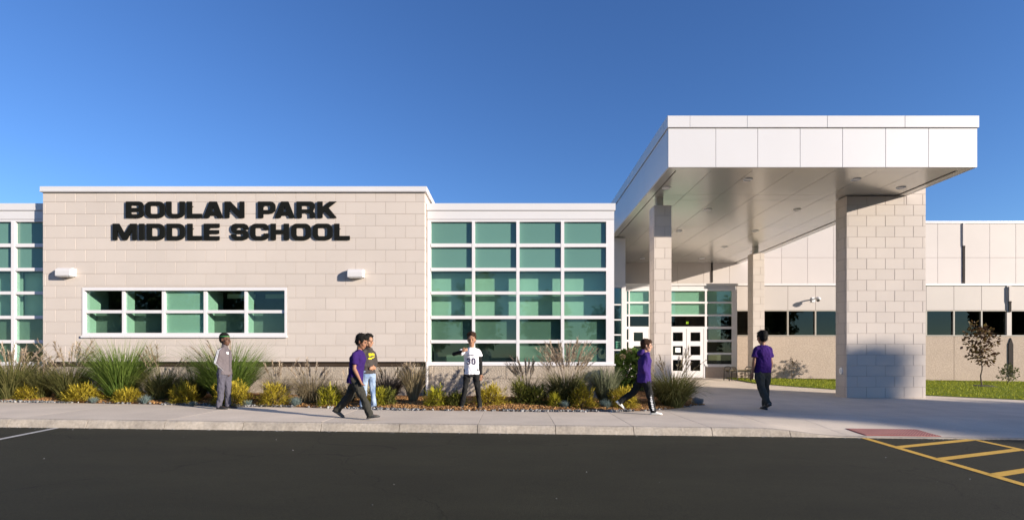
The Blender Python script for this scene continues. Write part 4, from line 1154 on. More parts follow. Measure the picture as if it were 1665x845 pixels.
reeds(112, 646, 580, 80, 'blade_olive', 'olive grass with upright plumes below the left wall light', 480, 30, pl_top=556)
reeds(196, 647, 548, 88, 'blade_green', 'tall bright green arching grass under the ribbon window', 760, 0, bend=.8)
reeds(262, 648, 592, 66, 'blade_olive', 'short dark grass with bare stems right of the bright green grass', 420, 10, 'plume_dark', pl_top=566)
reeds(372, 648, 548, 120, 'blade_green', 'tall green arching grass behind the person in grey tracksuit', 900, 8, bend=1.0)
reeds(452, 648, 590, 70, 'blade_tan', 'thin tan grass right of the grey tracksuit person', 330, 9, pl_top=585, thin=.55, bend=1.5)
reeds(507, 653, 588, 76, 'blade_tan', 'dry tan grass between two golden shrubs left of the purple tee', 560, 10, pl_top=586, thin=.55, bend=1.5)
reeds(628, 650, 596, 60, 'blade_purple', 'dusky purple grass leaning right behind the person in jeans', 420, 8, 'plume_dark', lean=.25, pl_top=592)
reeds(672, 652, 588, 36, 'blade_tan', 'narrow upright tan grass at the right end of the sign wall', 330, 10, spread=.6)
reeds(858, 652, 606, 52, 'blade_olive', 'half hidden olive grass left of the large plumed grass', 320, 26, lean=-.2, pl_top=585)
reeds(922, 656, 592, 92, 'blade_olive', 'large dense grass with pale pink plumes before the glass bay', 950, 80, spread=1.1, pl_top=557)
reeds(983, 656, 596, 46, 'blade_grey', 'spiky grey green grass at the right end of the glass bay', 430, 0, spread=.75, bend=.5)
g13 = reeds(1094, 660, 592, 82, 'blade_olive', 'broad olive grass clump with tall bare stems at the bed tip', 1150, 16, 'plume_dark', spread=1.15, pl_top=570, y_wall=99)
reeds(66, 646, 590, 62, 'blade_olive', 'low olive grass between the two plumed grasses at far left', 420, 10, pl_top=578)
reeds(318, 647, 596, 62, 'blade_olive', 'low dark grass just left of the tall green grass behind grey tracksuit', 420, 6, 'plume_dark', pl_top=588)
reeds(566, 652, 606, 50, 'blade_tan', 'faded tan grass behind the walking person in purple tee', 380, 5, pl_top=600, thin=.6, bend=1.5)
for a in ((8,648,22,'blue fescue tuft at the far left end of the bed'), (152,654,16,'blue fescue tuft before the wide golden shrub at left'), (236,655,22,'blue fescue tuft right of the flat golden shrub'),
          (313,659,13,'blue fescue tuft left of the feet in grey tracksuit'), (404,659,16,'blue fescue tuft right of the feet in grey tracksuit'), (481,659,24,'blue fescue tuft before the dry tan grass'), (918,662,19,'blue fescue tuft before the plumed grass'), (986,662,22,'blue fescue tuft before the spiky grey green grass')):
    fescue(*a)
# hydrangea by the connector window
def hydrangea():
    Y = 15.6; X = WX(1026, Y); zg = pave_z(X, Y) + .03
    t = thing('hydrangea', (X, Y, zg), 'leafy green hydrangea with pale blooms right of the glass bay', 'shrub')
    n = 2800; d = rng.normal(0, 1, (n, 3)); d /= np.linalg.norm(d, axis=1)[:, None]
    P = np.stack([d[:,0]*.55, d[:,1]*.5, .62 + d[:,2]*.58], -1)*U(.6, 1, (n,1))**.3; P[:, 2] = np.clip(P[:,2], .06, None)
    V, Fq = leaves(P, d + np.array([0,0,-.2]) + rng.normal(0,.4,(n,3)), U(.10,.18,n))
    np_mesh('foliage', V, Fq, M['leaf'], np.repeat(rng.random(n), 6), t, wm=Matrix.Translation((X, Y, zg)))
    s = MB()
    for k in range(9):
        a = k*.7; s.tube([(0,0,-.04), (.2*math.cos(a),.2*math.sin(a),.5), (.36*math.cos(a),.34*math.sin(a),.95)], [.014,.01,.006], 5)
    o = s.build('stem', M['twig'], t); o.matrix_basis = Matrix.Translation((X, Y, zg)); WM[o.name] = o.matrix_basis.copy()
    for (dx_, dz_) in ((-.12,1.16),(.20,1.10),(.40,.92),(-.34,1.02)):
        m_ = 90; d = rng.normal(0,1,(m_,3)); d /= np.linalg.norm(d,axis=1)[:,None]
        P = d*np.array([.085,.085,.07]) + np.array([dx_, -.30 + rng.uniform(-.1,.1), dz_])
        V, Fq = leaves(P, np.cross(d, rng.normal(0,1,(m_,3))), U(.03,.045,m_))
        np_mesh('bloom', V, Fq, M['bloom'], np.repeat(rng.random(m_),6), t, wm=Matrix.Translation((X, Y, zg)))
hydrangea()
def tree(loc, h, crown_z, crown_r, n, lsize, m, label, name='tree', cat='tree', group=None, seed=0, trunk_r=.12, crown_h=None, lobes=9):
    rs = np.random.default_rng(seed); t = thing(name, loc, label, cat, group)
    T = Matrix.Translation(Vector(loc)); s = MB()
    crown_h = crown_h or (h - crown_z)
    s.tube([(0,0,-.15),(.02*h*rs.normal(),.01*h,crown_z*.6),(0,0,crown_z),(.03*h*rs.normal(),.02*h*rs.normal(),crown_z+crown_h*.5),(0,0,h*.96)], [trunk_r*1.25,trunk_r,trunk_r*.85,trunk_r*.5,trunk_r*.12], 7)
    Ps, Ds = [], []
    for k in range(lobes):
        a = 2.4*k + rs.uniform(-.4,.4); zz = crown_z + crown_h*(.12 + .80*(k+.5)/lobes)
        prof = math.sin(math.pi*min(.97, max(.12, .22 + .70*(k+.5)/lobes)))
        rr2 = crown_r*(.45 + .5*prof)*rs.uniform(.7, 1.1)
        tip_ = Vector((rr2*.78*math.cos(a), rr2*.78*math.sin(a), zz + crown_h*.10))
        s.tube([(0,0,zz-crown_h*.12), (tip_*.5 + Vector((0,0,zz*.5-crown_h*.03))), tip_], [trunk_r*.42,trunk_r*.26,trunk_r*.08], 5)
        m_ = n//lobes
        lr = crown_r*rs.uniform(.36,.55)
        d = rs.normal(0,1,(m_,3)); d /= np.linalg.norm(d,axis=1)[:,None]
        tt = rs.random((m_,1))
        C = np.array(tip_)[None]*(.35 + .75*tt) ; C[:,2] = tip_.z - crown_h*.10*(1-tt[:,0])
        Ps.append(C + d*np.array([lr, lr, lr*.72])*rs.random((m_,1))**.4); Ds.append(d + np.array([0,0,-.3]))
    P = np.vstack(Ps); D = np.vstack(Ds) + rng.normal(0,.4,(len(P),3))
    V, Fq = leaves(P, D, rs.uniform(lsize*.6, lsize*1.3, len(P)))
    np_mesh('crown', V, Fq, M[m], np.repeat(rs.random(len(P)),6), t, wm=T)
    o = s.build('trunk', M['bark'], t, True); o.matrix_basis = T; WM[o.name] = T
    return t
# young tree and shrub on the lawn
p = Vector((WX(1597, 19.0), 19.0, 0)); p.z = pave_z(p.x, p.y) + .03
tree(p, 2.28, .62, .52, 620, .115, 'leaf_red', 'young reddish tree with thin trunk on the lawn', 'young_tree', seed=5, trunk_r=.022, lobes=10)
mring = MB(); mring.loft([((p.x,p.y,p.z-.01),(.42,0,0),(0,.42,0)),((p.x,p.y,p.z+.03),(.25,0,0),(0,.25,0))], 16)
tag(mring.build('mulch_ring', M['joint']), 'dark mulch ring round the young tree', kind='structure')
p = Vector((WX(1640, 20.6), 20.6, 0)); p.z = pave_z(p.x, p.y) + .03
tree(p, .72, .08, .36, 300, .075, 'leaf_olive', 'small leafy shrub at the foot of the brown drainpipe', 'lawn_shrub', 'shrub', seed=8, trunk_r=.02, lobes=8)
p = Vector((WX(1287, 21.3), 21.3, 0)); p.z = pave_z(p.x, p.y) + .03
tree(p, .85, .10, .40, 150, .08, 'blade_purple', 'sparse dark shrub against the aggregate wall right of the bench', 'wall_shrub', 'shrub', seed=11, trunk_r=.018, lobes=7)
# boulder at the bed tip
def boulder(x, y, r, label):
    g = GP(x, y); b = MB(); b.ell((0,0,r*.45), (r,0,0), (0,r*.8,0), (0,0,r*.75), 14)
    o = b.build('boulder', M['boulder'], None, True)
    for v in o.data.vertices:
        v.co *= 1 + .35*noise.noise(v.co*4/r*.4 + Vector((x,0,0)))
    o.matrix_basis = Matrix.Translation(g); WM[o.name] = o.matrix_basis.copy()
    return tag(o, label, 'rock')
boulder(1134, 657.5, .14, 'dark grey boulder at the pointed right end of the bed')
# trees outside the frame: two shade the drive, a row across the lot is mirrored in the glass
for k, (px2, hh, sd) in enumerate(((12.8, 14.95, 21), (14.9, 15.5, 22), (16.7, 15.3, 23))):
    a_ = 55.0
    L_ = (a_*.883 + px2*.469, -a_*.469 + px2*.883, lot_z(55))
    tree(L_, hh, 2.5, 1.9, 9000, .42, 'leaf_far', 'bushy tree right of the frame that shades the drive', 'tree', 'tree', 'trees that shade the drive', seed=sd, trunk_r=.14, lobes=16)
for k in range(11):
    L_ = (-62 + 11.5*k + rng.uniform(-3,3), -48 + rng.uniform(-8,6), 0)
    L_ = (L_[0], L_[1], lot_z(L_[0]))
    tree(L_, rng.uniform(9,13.5), 1.5, rng.uniform(3.2,4.6), 2600, .75, 'leaf_far', 'tree across the lot mirrored in the glass', 'tree', 'tree', 'trees across the lot', seed=40+k, trunk_r=.25, lobes=12)

# ================================================================== people
def remesh(mb, voxel, it=4, wr=0.0, ws=9.0, stretch=(1,1,.55)):
    me = mb.mesh('tmp', [])
    fix_normals(me)
    o = bpy.data.objects.new('tmp', me); COL.objects.link(o)
    m = o.modifiers.new('r', 'REMESH'); m.mode = 'VOXEL'; m.voxel_size = voxel
    s = o.modifiers.new('s', 'SMOOTH'); s.factor = .5; s.iterations = it
    out = bpy.data.meshes.new_from_object(o.evaluated_get(bpy.context.evaluated_depsgraph_get()))
    bpy.data.objects.remove(o); bpy.data.meshes.remove(me)
    out.polygons.foreach_set('use_smooth', [True]*len(out.polygons))
    if wr:
        nn = len(out.vertices); co = np.empty(nn*3, np.float32); out.vertices.foreach_get('co', co); co = co.reshape(-1,3)
        no = np.array([v.normal[:] for v in out.vertices])
        f = np.array([noise.noise(Vector((c[0]*ws*stretch[0], c[1]*ws*stretch[1], c[2]*ws*stretch[2] + c[0]*4))) + .5*noise.noise(Vector((c[0]*ws*2.3, c[1]*ws*2.3 + 5, c[2]*ws*1.6))) for c in co.tolist()])
        co += (no*(f*wr)[:, None]).astype(np.float32)
        out.vertices.foreach_set('co', co.ravel()); out.update()
    return out
def cloth(name, col, var=.12): 
    return mat(name, col, .9, var=var, scale=7, fine=.08, fscale=220, bump=.7, bscale=22, bdist=.02, spec=.1)
def skin(name, col): return mat(name, col, .55, var=.06, scale=18, spec=.35)

def person(label, px, py, H, yaw, legs, arms, outfit, lean=0, head_yaw=0, head_pitch=0, sk=(.2,.11,.07), hair=(.012,.01,.009), hair_style='short'):
    k = H/1.6
    g = GP(px, py)
    root = thing('person', g, label, 'person', None, yaw)
    TM = Matrix.Translation(g) @ Matrix.Rotation(yaw, 4, 'Z')
    def V(*a): return Vector(a)*k
    cl, sl = math.cos(R(lean)), math.sin(R(lean))
    hipz = .82
    legd = {}
    low = 9
    for s, key in ((1,'L'), (-1,'R')):
        a, kn, ab, fp = legs[key]
        a, b, c = R(a), R(ab), R(a - kn)
        hip = Vector((0, s*.082, hipz))
        knee = hip + Vector((math.sin(a)*math.cos(b), s*math.sin(b), -math.cos(a)*math.cos(b)))*.40
        ank = knee + Vector((math.sin(c)*math.cos(b), s*math.sin(b), -math.cos(c)*math.cos(b)))*.36
        f = R(fp); fd = Vector((math.cos(f), s*.12, math.sin(f))).normalized()
        up = Vector((-math.sin(f), 0, math.cos(f)))
        heel = ank - fd*.055 - up*.06; toe = ank + fd*.175 - up*.06
        low = min(low, heel.z - .012, toe.z - .012)
        legd[key] = [hip, knee, ank, fd, up]
    dz = -low
    off = Vector((0,0,dz)); hipc = Vector((0,0,hipz)) + off
    for q in legd.values():
        for i in range(3): q[i] = (q[i] + off)
    up = Vector((sl, 0, cl)); fw = Vector((cl, 0, -sl)); lf = Vector((0,1,0))
    def SP(t, f=0, l=0): return hipc + up*t + fw*f + lf*l     # point on the spine
    neck = SP(.50); 
    hy, hp = R(head_yaw), R(head_pitch)
    hf = (fw*math.cos(hy) + lf*math.sin(hy)).normalized(); hl = Vector((0,0,1)).cross(hf).normalized()
    hf = (hf*math.cos(hp) + Vector((0,0,1))*math.sin(hp)).normalized(); hu = hf.cross(hl).normalized()
    HS = 1.15
    hc = neck + up*.148 + hf*.025
    hf, hl, hu = hf*HS, hl*HS, hu*HS
    sh = {'L': SP(.412, 0, .138), 'R': SP(.412, 0, -.138)}
    armd = {}
    for s, key in ((1,'L'), (-1,'R')):
        u, f_, hd = arms[key][:3]
        def D(v): return (fw*v[0] + lf*(s*v[1]) + up*v[2]).normalized()
        el = sh[key] + D(u)*.265; wr = el + D(f_)*.225
        armd[key] = (sh[key], el, wr, D(f_) if hd is None else D(hd))
    def sc(mb):
        mb.v = [tuple(Vector(p)*k) for p in mb.v]; return mb
    def place(me, name, m, parent=root):
        me.materials.clear()
        for mm in (m if isinstance(m, list) else [m]): me.materials.append(mm)
        o = bpy.data.objects.new(name, me); link(o, parent, TM); return o
    # ---- body: one continuous surface
    b = MB()
    b.loft([(SP(-.08), fw*.065, lf*.09), (SP(0), fw*.085, lf*.118), (SP(.10), fw*.078, lf*.108), (SP(.22), fw*.082, lf*.114), (SP(.34), fw*.088, lf*.124), (SP(.40), fw*.074, lf*.112), (SP(.46), fw*.05, lf*.062)], 18)
    b.capsule(sh['L'], .038, SP(.44,0,.03), .036); b.capsule(sh['R'], .038, SP(.44,0,-.03), .036); b.capsule(SP(.44), .052, neck + up*.08, .051)
    for key in 'LR':
        hip, kn, an, fd, fu = legd[key]
        b.capsule(hip, .060, kn, .040); b.capsule(kn, .040, kn.lerp(an,.35) - fd*.008, .038); b.capsule(kn.lerp(an,.35) - fd*.008, .038, an, .030)
        b.capsule(an - fd*.03 - fu*.02, .032, an + fd*.13 - fu*.045, .026)
        S_, E_, W_, hd = armd[key]; s = 1 if key == 'L' else -1
        b.capsule(S_, .040, E_, .034); b.capsule(E_, .037, E_.lerp(W_, .3), .037); b.capsule(E_.lerp(W_, .3), .037, W_, .024)
        # hand: palm, four fingers of different length with a bend, thumb from the side of the palm
        side = hd.cross(fw); 
        if side.length < .3: side = hd.cross(up)
        side.normalize(); nrm = side.cross(hd).normalized()
        if nrm.dot(lf*s) > 0: nrm = -nrm           # palm faces the body
        b.ell(W_ + hd*.045, hd*.05, side*.037, nrm*.017)
        curl = arms[key][3] if len(arms[key]) > 3 else .5
        for i, (o_, L_) in enumerate(((-.027,.058),(-.009,.068),(.009,.064),(.027,.050))):
            p0 = W_ + hd*.085 + side*o_
            d1 = (hd*math.cos(curl*.6) + nrm*math.sin(curl*.6)); d2 = (hd*math.cos(curl*1.6) + nrm*math.sin(curl*1.6))
            p1 = p0 + d1*L_*.55; p2 = p1 + d2*L_*.5
            b.capsule(p0 - hd*.02, .0095, p1, .0088, 8); b.capsule(p1, .0088, p2, .0075, 8)
        tside = side if (side.dot(fw) > 0) else -side
        t0 = W_ + hd*.03 + tside*.028
        b.capsule(t0, .012, t0 + (hd*.6 + tside*.65 + nrm*.3).normalized()*.035, .010, 8)
        b.capsule(t0 + (hd*.6 + tside*.65 + nrm*.3).normalized()*.035, .010, t0 + (hd*.6 + tside*.65 + nrm*.3).normalized()*.035 + (hd + nrm*.4).normalized()*.03, .008, 8)
    # head
    b.ell(hc + hu*.035 - hf*.012, hf*.093, hl*.073, hu*.088)
    b.ell(hc - hu*.035 + hf*.022, hf*.062, hl*.058, hu*.075)
    b.ell(hc - hu*.085 + hf*.048, hf*.026, hl*.032, hu*.022)
    b.capsule(hc + hu*.012 + hf*.083, .009, hc - hu*.022 + hf*.100, .014, 8)
    b.capsule(hc + hu*.026 + hf*.074 + hl*.032, .012, hc + hu*.026 + hf*.074 - hl*.032, .012, 8)
    b.capsule(hc - hu*.056 + hf*.074 + hl*.016, .009, hc - hu*.056 + hf*.074 - hl*.016, .009, 8)
    for s in (1,-1):
        b.ell(hc + hl*s*.073 - hf*.012 + hu*.0, hf*.018, hl*.010, hu*.030)
        b.ell(hc + hl*s*.040 - hu*.022 + hf*.052, hf*.028, hl*.022, hu*.026)
    me = remesh(sc(b), .0085*k, 3)
    body = place(me, 'body', outfit['skin'])
    # eyes and brows
    eye_m, dark_m, lip_m = M['eye'], M['hair_dark'], M['lip']
    for s in (1,-1):
        e = MB(); e.ell(hc + hf*.073 + hu*.004 + hl*s*.031, hf*.010, hl*.012, hu*.007, 10); place(sc(e).mesh('eye', eye_m, True), 'eye', eye_m, body)
        e = MB(); e.capsule(hc + hf*.083 + hu*.028 + hl*s*.016, .0035, hc + hf*.078 + hu*.030 + hl*s*.045, .003, 6); place(sc(e).mesh('eyebrow', dark_m, True), 'eyebrow', dark_m, body)
    e = MB(); e.capsule(hc - hu*.057 + hf*.080 + hl*.018, .0065, hc - hu*.057 + hf*.080 - hl*.018, .0065, 6); place(sc(e).mesh('mouth', lip_m, True), 'mouth', lip_m, body)
    # hair
    h = MB()
    h.ell(hc + hu*.056 - hf*.026, hf*.098, hl*.084, hu*.088)
    h.ell(hc + hu*.005 - hf*.055, hf*.060, hl*.074, hu*.075)
    if hair_style == 'fringe':
        h.ell(hc + hu*.085 + hf*.040, hf*.055, hl*.066, hu*.040)
        for s in (1,-1): h.ell(hc + hu*.03 + hl*s*.062 + hf*.01, hf*.04, hl*.018, hu*.045)
    if hair_style == 'curly':
        for q in range(26):
            a_ = q*2.4; r_ = math.sqrt(q/26)
            h.ell(hc + hu*(.062 + .082*math.sqrt(max(0,1-r_*r_*.8))) + hf*(.085*r_*math.cos(a_)-.018) + hl*.078*r_*math.sin(a_), hf*.020, hl*.020, hu*.020, 8)
    hm = place(remesh(sc(h), .009*k, 2, wr=.005 if hair_style != 'cap' else .002, ws=26), 'hair', outfit['hair'])
    if hair_style != 'cap':
        # loose strands over the hair, so the outline is not a smooth shell
        me_h = hm.data; nv = len(me_h.vertices); ns = 520
        pick = rng.integers(0, nv, ns)
        P_ = np.array([me_h.vertices[int(i)].co[:] for i in pick]); N_ = np.array([me_h.vertices[int(i)].normal[:] for i in pick])
        th_ = np.arccos(np.clip(N_[:,2], -1, 1)); az_ = np.arctan2(N_[:,1], N_[:,0])
        Vr, Fr, _, _ = ribbons(P_ - N_*.006, az_ + rng.normal(0,.5,ns), th_*.75 + U(-.1,.5,ns), th_*.8 + U(.6,1.5,ns), U(.018,.042,ns)*k, U(.004,.008,ns)*k, 2, .3)
        np_mesh('strands', Vr, Fr, outfit['hair'], None, hm, wm=TM)
    if hair_style == 'cap':
        bnd = MB(); 
        rings = []
        bnd.loft([(hc + hu*.058 - hf*.018, hf*.096, hl*.083), (hc + hu*.071 - hf*.021, hf*.096, hl*.083)], 24)
        place(sc(bnd).mesh('headband', M['green_band'], True), 'headband', M['green_band'], hm)
    # ---- trousers
    t = MB(); lo = outfit.get('loose', 1.0)
    t.loft([(SP(-.13), fw*.095, lf*.14), (SP(-.02), fw*.115, lf*.152), (SP(.07), fw*.105, lf*.142), (SP(.11), fw*.098, lf*.136)], 20)
    for key in 'LR':
        hip, kn, an, fd, fu = legd[key]
        d1 = (kn-hip).normalized(); d2 = (an-kn).normalized()
        def ring(c, d, r, rf=1.0):
            u = d.cross(lf).normalized(); w = u.cross(d).normalized(); return (c, u*r*rf, w*r)
        hem = an + d2*.035
        t.loft([ring(hip + d1*-.02, d1, .092), ring(hip.lerp(kn,.35), d1, .088*lo), ring(hip.lerp(kn,.8), (d1+d2*.3).normalized(), .071*lo), ring(kn, (d1+d2).normalized(), .066*lo), ring(kn.lerp(an,.4), d2, .065*lo), ring(kn.lerp(an,.85), d2, .057*lo), ring(hem, d2, .056*lo)], 16)
    place(remesh(sc(t), .012*k, 4, wr=.017, ws=12), 'trousers', outfit['trousers'])
    # ---- shoes
    for key in 'LR':
        hip, kn, an, fd, fu = legd[key]; sd = fu.cross(fd).normalized()
        s = MB()
        s.capsule(an - fd*.022 - fu*.005, .040, an - fd*.02 - fu*.038, .038)
        s.loft([(an - fd*.062 - fu*.040, sd*.026, fu*.022), (an - fd*.04 - fu*.030, sd*.036, fu*.034), (an + fd*.03 - fu*.030, sd*.042, fu*.036), (an + fd*.10 - fu*.042, sd*.047, fu*.026), (an + fd*.155 - fu*.048, sd*.042, fu*.020), (an + fd*.185 - fu*.052, sd*.024, fu*.012)], 14)
        so = place(remesh(sc(s), .009*k, 3), 'shoe', outfit['shoes'])
        s = MB()
        bot = an - fu*.060
        s.loft([(bot - fd*.072, sd*.022, fu*.014), (bot - fd*.05, sd*.038, fu*.014), (bot + fd*.03, sd*.042, fu*.013), (bot + fd*.11, sd*.049, fu*.012), (bot + fd*.165, sd*.042, fu*.012), (bot + fd*.192, sd*.022, fu*.012)], 12)
        place(sc(s).mesh('sole', outfit['sole'], True), 'sole', outfit['sole'], so)
    # ---- top
    u = MB(); long_ = outfit['top_kind'] != 'tee'; ff = outfit.get('fit', 1.0)
    hem_t = outfit.get('hem', -.06)
    u.loft([(SP(hem_t), fw*.128*ff, lf*.168*ff), (SP(.06), fw*.122*ff, lf*.160*ff), (SP(.20), fw*.116*ff, lf*.155*ff), (SP(.34), fw*.122*ff, lf*.166*ff), (SP(.40), fw*.108, lf*.152), (SP(.45), fw*.082, lf*.115), (SP(.495), fw*.060, lf*.068)], 22)
    for s in (1,-1): u.capsule(SP(.408,0,s*.132), .060, SP(.455,0,s*.035), .050)
    for key in 'LR':
        S_, E_, W_, hd = armd[key]
        def ring2(c, d, r):
            a_ = Vector((0,0,1)) if abs(d.z) < .9 else Vector((1,0,0)); q = d.cross(a_).normalized(); return (c, q*r, d.cross(q).normalized()*r)
        d1 = (E_-S_).normalized(); d2 = (W_-E_).normalized()
        if not long_:
            u.loft([ring2(S_ - d1*.01, d1, .056), ring2(S_ + d1*.06, d1, .064), ring2(S_ + d1*outfit.get('sleeve',.17), d1, .070)], 16)
        else:
            u.loft([ring2(S_ - d1*.01, d1, .056), ring2(S_ + d1*.10, d1, .060*ff), ring2(E_ - d1*.03, (d1+d2*.3).normalized(), .057*ff), ring2(E_ + d2*.03, (d2+d1*.3).normalized(), .056*ff), ring2(E_.lerp(W_,.6), d2, .050*ff), ring2(W_ + d2*.0, d2, .042*ff)], 16)
    if outfit['top_kind'] == 'hoodie':
        u.loft([(SP(.42,-.10), fw*.03, lf*.06), (SP(.46,-.11), fw*.055, lf*.11), (SP(.52,-.085), fw*.065, lf*.12), (SP(.565,-.06), fw*.045, lf*.095)], 16)
        u.ell(SP(.485, .015), fw*.085, lf*.105, up*.045)
    if outfit['top_kind'] == 'jacket':
        u.loft([(SP(.47,.005), fw*.066, lf*.072), (SP(.55,.012), fw*.062, lf*.066)], 16)
    top_me = remesh(sc(u), .011*k, 3, wr=.016, ws=11)
    top = place(top_me, outfit.get('top_name', 'shirt'), outfit['top'])
    bv = BVHTree.FromPolygons([v.co[:] for v in top_me.vertices], [p.vertices[:] for p in top_me.polygons])
    # under-sleeves for the jersey
    if outfit.get('undersleeve'):
        w_ = MB()
        for key in 'LR':
            S_, E_, W_, hd = armd[key]
            w_.capsule(S_, .045, E_, .041); w_.capsule(E_, .041, W_, .031)
        place(remesh(sc(w_), .010*k, 3, wr=.003), 'undershirt', outfit['undersleeve'])
    def decal(loops_list, origin, ax, ay, nrm_dir, m, name, lift=.004, sub=3, target=bv):
        """flat print laid onto the cloth: glyph loops in (ax, ay) at origin, dropped along nrm_dir"""
        for loops in loops_list:
            gm = glyph_mesh(loops, 0)
            bm = bmesh.new(); bm.from_mesh(gm)
            bmesh.ops.triangulate(bm, faces=bm.faces); bmesh.ops.subdivide_edges(bm, edges=bm.edges, cuts=sub, use_grid_fill=True)
            for v in bm.verts:
                P_ = (origin + ax*v.co.x + ay*v.co.y)*k
                hit = target.ray_cast(P_ + nrm_dir*.5, -nrm_dir, 1.0)
                if hit[0] is not None: v.co = hit[0] + nrm_dir*lift
                else: v.co = P_
            bm.to_mesh(gm); bm.free()
            place(gm, name, m, top)
    info = dict(SP=SP, fw=fw, lf=lf, up=up, arm=armd, leg=legd, decal=decal, place=place, sc=sc, k=k, top=top, root=root)
    if outfit.get('extra'): outfit['extra'](info)
    return root

M['eye'] = mat('eye', (.05,.04,.035), .3); M['hair_dark'] = mat('hair_dark', (.012,.010,.009), .6, spec=.4)
M['hair_brown'] = mat('hair_brown', (.045,.023,.013), .8, var=.3, scale=40, spec=.15); M['lip'] = mat('lip', (.20,.08,.065), .5)
M['green_band'] = cloth('green_band', (.03,.20,.06)); M['hair_black'] = mat('hair_black', (.009,.008,.007), .8, var=.3, scale=40, spec=.15)
M['skin_dark'] = skin('skin_dark', (.095,.045,.026)); M['skin_mid'] = skin('skin_mid', (.27,.13,.075)); M['skin_light'] = skin('skin_light', (.50,.28,.19)); M['skin_tan'] = skin('skin_tan', (.33,.17,.10))
M['c_purple'] = cloth('purple_tee', (.032,.013,.095)); M['c_purple2'] = cloth('purple_fleece', (.042,.021,.125)); M['c_purple3'] = cloth('purple_dark_tee', (.034,.012,.10))
M['c_grey'] = cloth('grey_track', (.125,.105,.11)); M['c_grey2'] = cloth('grey_trouser', (.085,.08,.10)); M['c_char'] = cloth('charcoal_trouser', (.038,.036,.03)); M['c_olive'] = cloth('dark_cargo', (.05,.049,.042))
M['c_black'] = cloth('black_cloth', (.016,.016,.016)); M['c_white'] = cloth('white_jersey', (.74,.72,.74), .04); M['c_jean'] = mat('jeans', (.13,.19,.30), .9, col2=(.30,.37,.47), scale=6, fine=.1, fscale=200, bump=.5, bscale=30, bdist=.01, spec=.15)
M['c_hood'] = cloth('dark_hoodie', (.055,.046,.042)); M['c_yellow'] = cloth('yellow_print', (.75,.62,.02), .05); M['c_whiteprint'] = mat('white_print', (.75,.74,.74), .8); M['c_navy'] = mat('navy_print', (.03,.022,.06), .8)
M['shoe_black'] = mat('shoe_black', (.015,.015,.015), .6, var=.1, scale=20); M['shoe_white'] = mat('shoe_white', (.72,.70,.66), .6, var=.05, scale=20); M['shoe_grey'] = mat('shoe_grey', (.09,.085,.075), .7, var=.2, scale=30)
M['sole_dark'] = mat('sole_dark', (.03,.03,.03), .8); M['sole_white'] = mat('sole_white', (.65,.63,.58), .7)

POCK = ((-.18,.20,-1), (.46,-.46,-.75), (.3,-.5,-.5))
# 1: grey tracksuit, hands in pockets, turned to the right
def x1(i):
    SP, fw, lf, up = i['SP'], i['fw'], i['lf'], i['up']
    S_, E_, W_, _ = i['arm']['R']
    nd = (-lf*.8 - fw*.15).normalized()
    for s_ in (0.0, .026):
        rib = MB(); vs = []
        pts = [S_ + up*.055 + lf*.02, S_ - lf*.055 + up*.02, S_.lerp(E_, .5) - lf*.056, E_ - lf*.056, E_.lerp(W_, .5) - lf*.052, W_ - lf*.045]
        pts = [p + fw*(s_ - .008) for p in pts]
        for p in pts: vs += [p - fw*.008, p + fw*.008]
        rib.add(vs, [(2*q, 2*q+1, 2*q+3, 2*q+2) for q in range(len(pts)-1)])
        rib.v = [tuple(Vector(v) + Vector((0,0,0))) for v in rib.v]
        top_f = rib
        top_f.v += [tuple(Vector(v) - lf*.006) for v in rib.v]
        n_ = len(pts)*2
        top_f.f += [tuple(n_ + q for q in f) for f in top_f.f[:len(pts)-1]]; top_f.m = [0]*len(top_f.f)
        i['place'](i['sc'](top_f).mesh('stripe', M['c_whiteprint']), 'stripe', M['c_whiteprint'], i['top'])
    i['decal']([[rr(0,0,.045,.05,(.015,)*4)]], SP(.34,0,-.085), lf, up, fw, M['c_whiteprint'], 'emblem')
    z = MB(); z.box(-.1,-.09,0,.01,0,.01)
    i['decal']([[[(-.006,0),(.006,0),(.006,.52),(-.006,.52)]]], SP(-.03,0,0), lf, up, fw, M['c_grey2'], 'zip', sub=6)
person('person in grey tracksuit with white sleeve stripes and black cap standing at left', 365, 664, 1.485, R(-6), {'L': (3,4,1,0), 'R': (-2,3,1,0)},
       {'L': POCK + (.3,), 'R': POCK + (.3,)}, dict(skin=M['skin_dark'], hair=M['hair_black'], trousers=M['c_grey2'], top=M['c_grey'], top_kind='jacket', top_name='jacket', shoes=M['shoe_black'], sole=M['sole_dark'], hem=-.10, fit=1.03, loose=.98, extra=x1),
       head_yaw=-12, hair_style='cap')
# 2: purple tee walking right
person('person in purple tee and charcoal trousers striding right on the sidewalk', 578, 680.5, 1.50, R(-8), {'L': (-24,18,1,-32), 'R': (27,4,1,8)},
       {'L': ((-.30,.12,-1),(.15,.05,-1),None,.6), 'R': ((.12,.12,-1),(.62,.02,-.8),None,.6)}, dict(skin=M['skin_mid'], hair=M['hair_black'], trousers=M['c_char'], top=M['c_purple'], top_kind='tee', shoes=M['shoe_grey'], sole=M['sole_dark'], hem=-.13, fit=1.08, loose=1.15, sleeve=.19),
       lean=9, head_pitch=-10, hair_style='fringe')
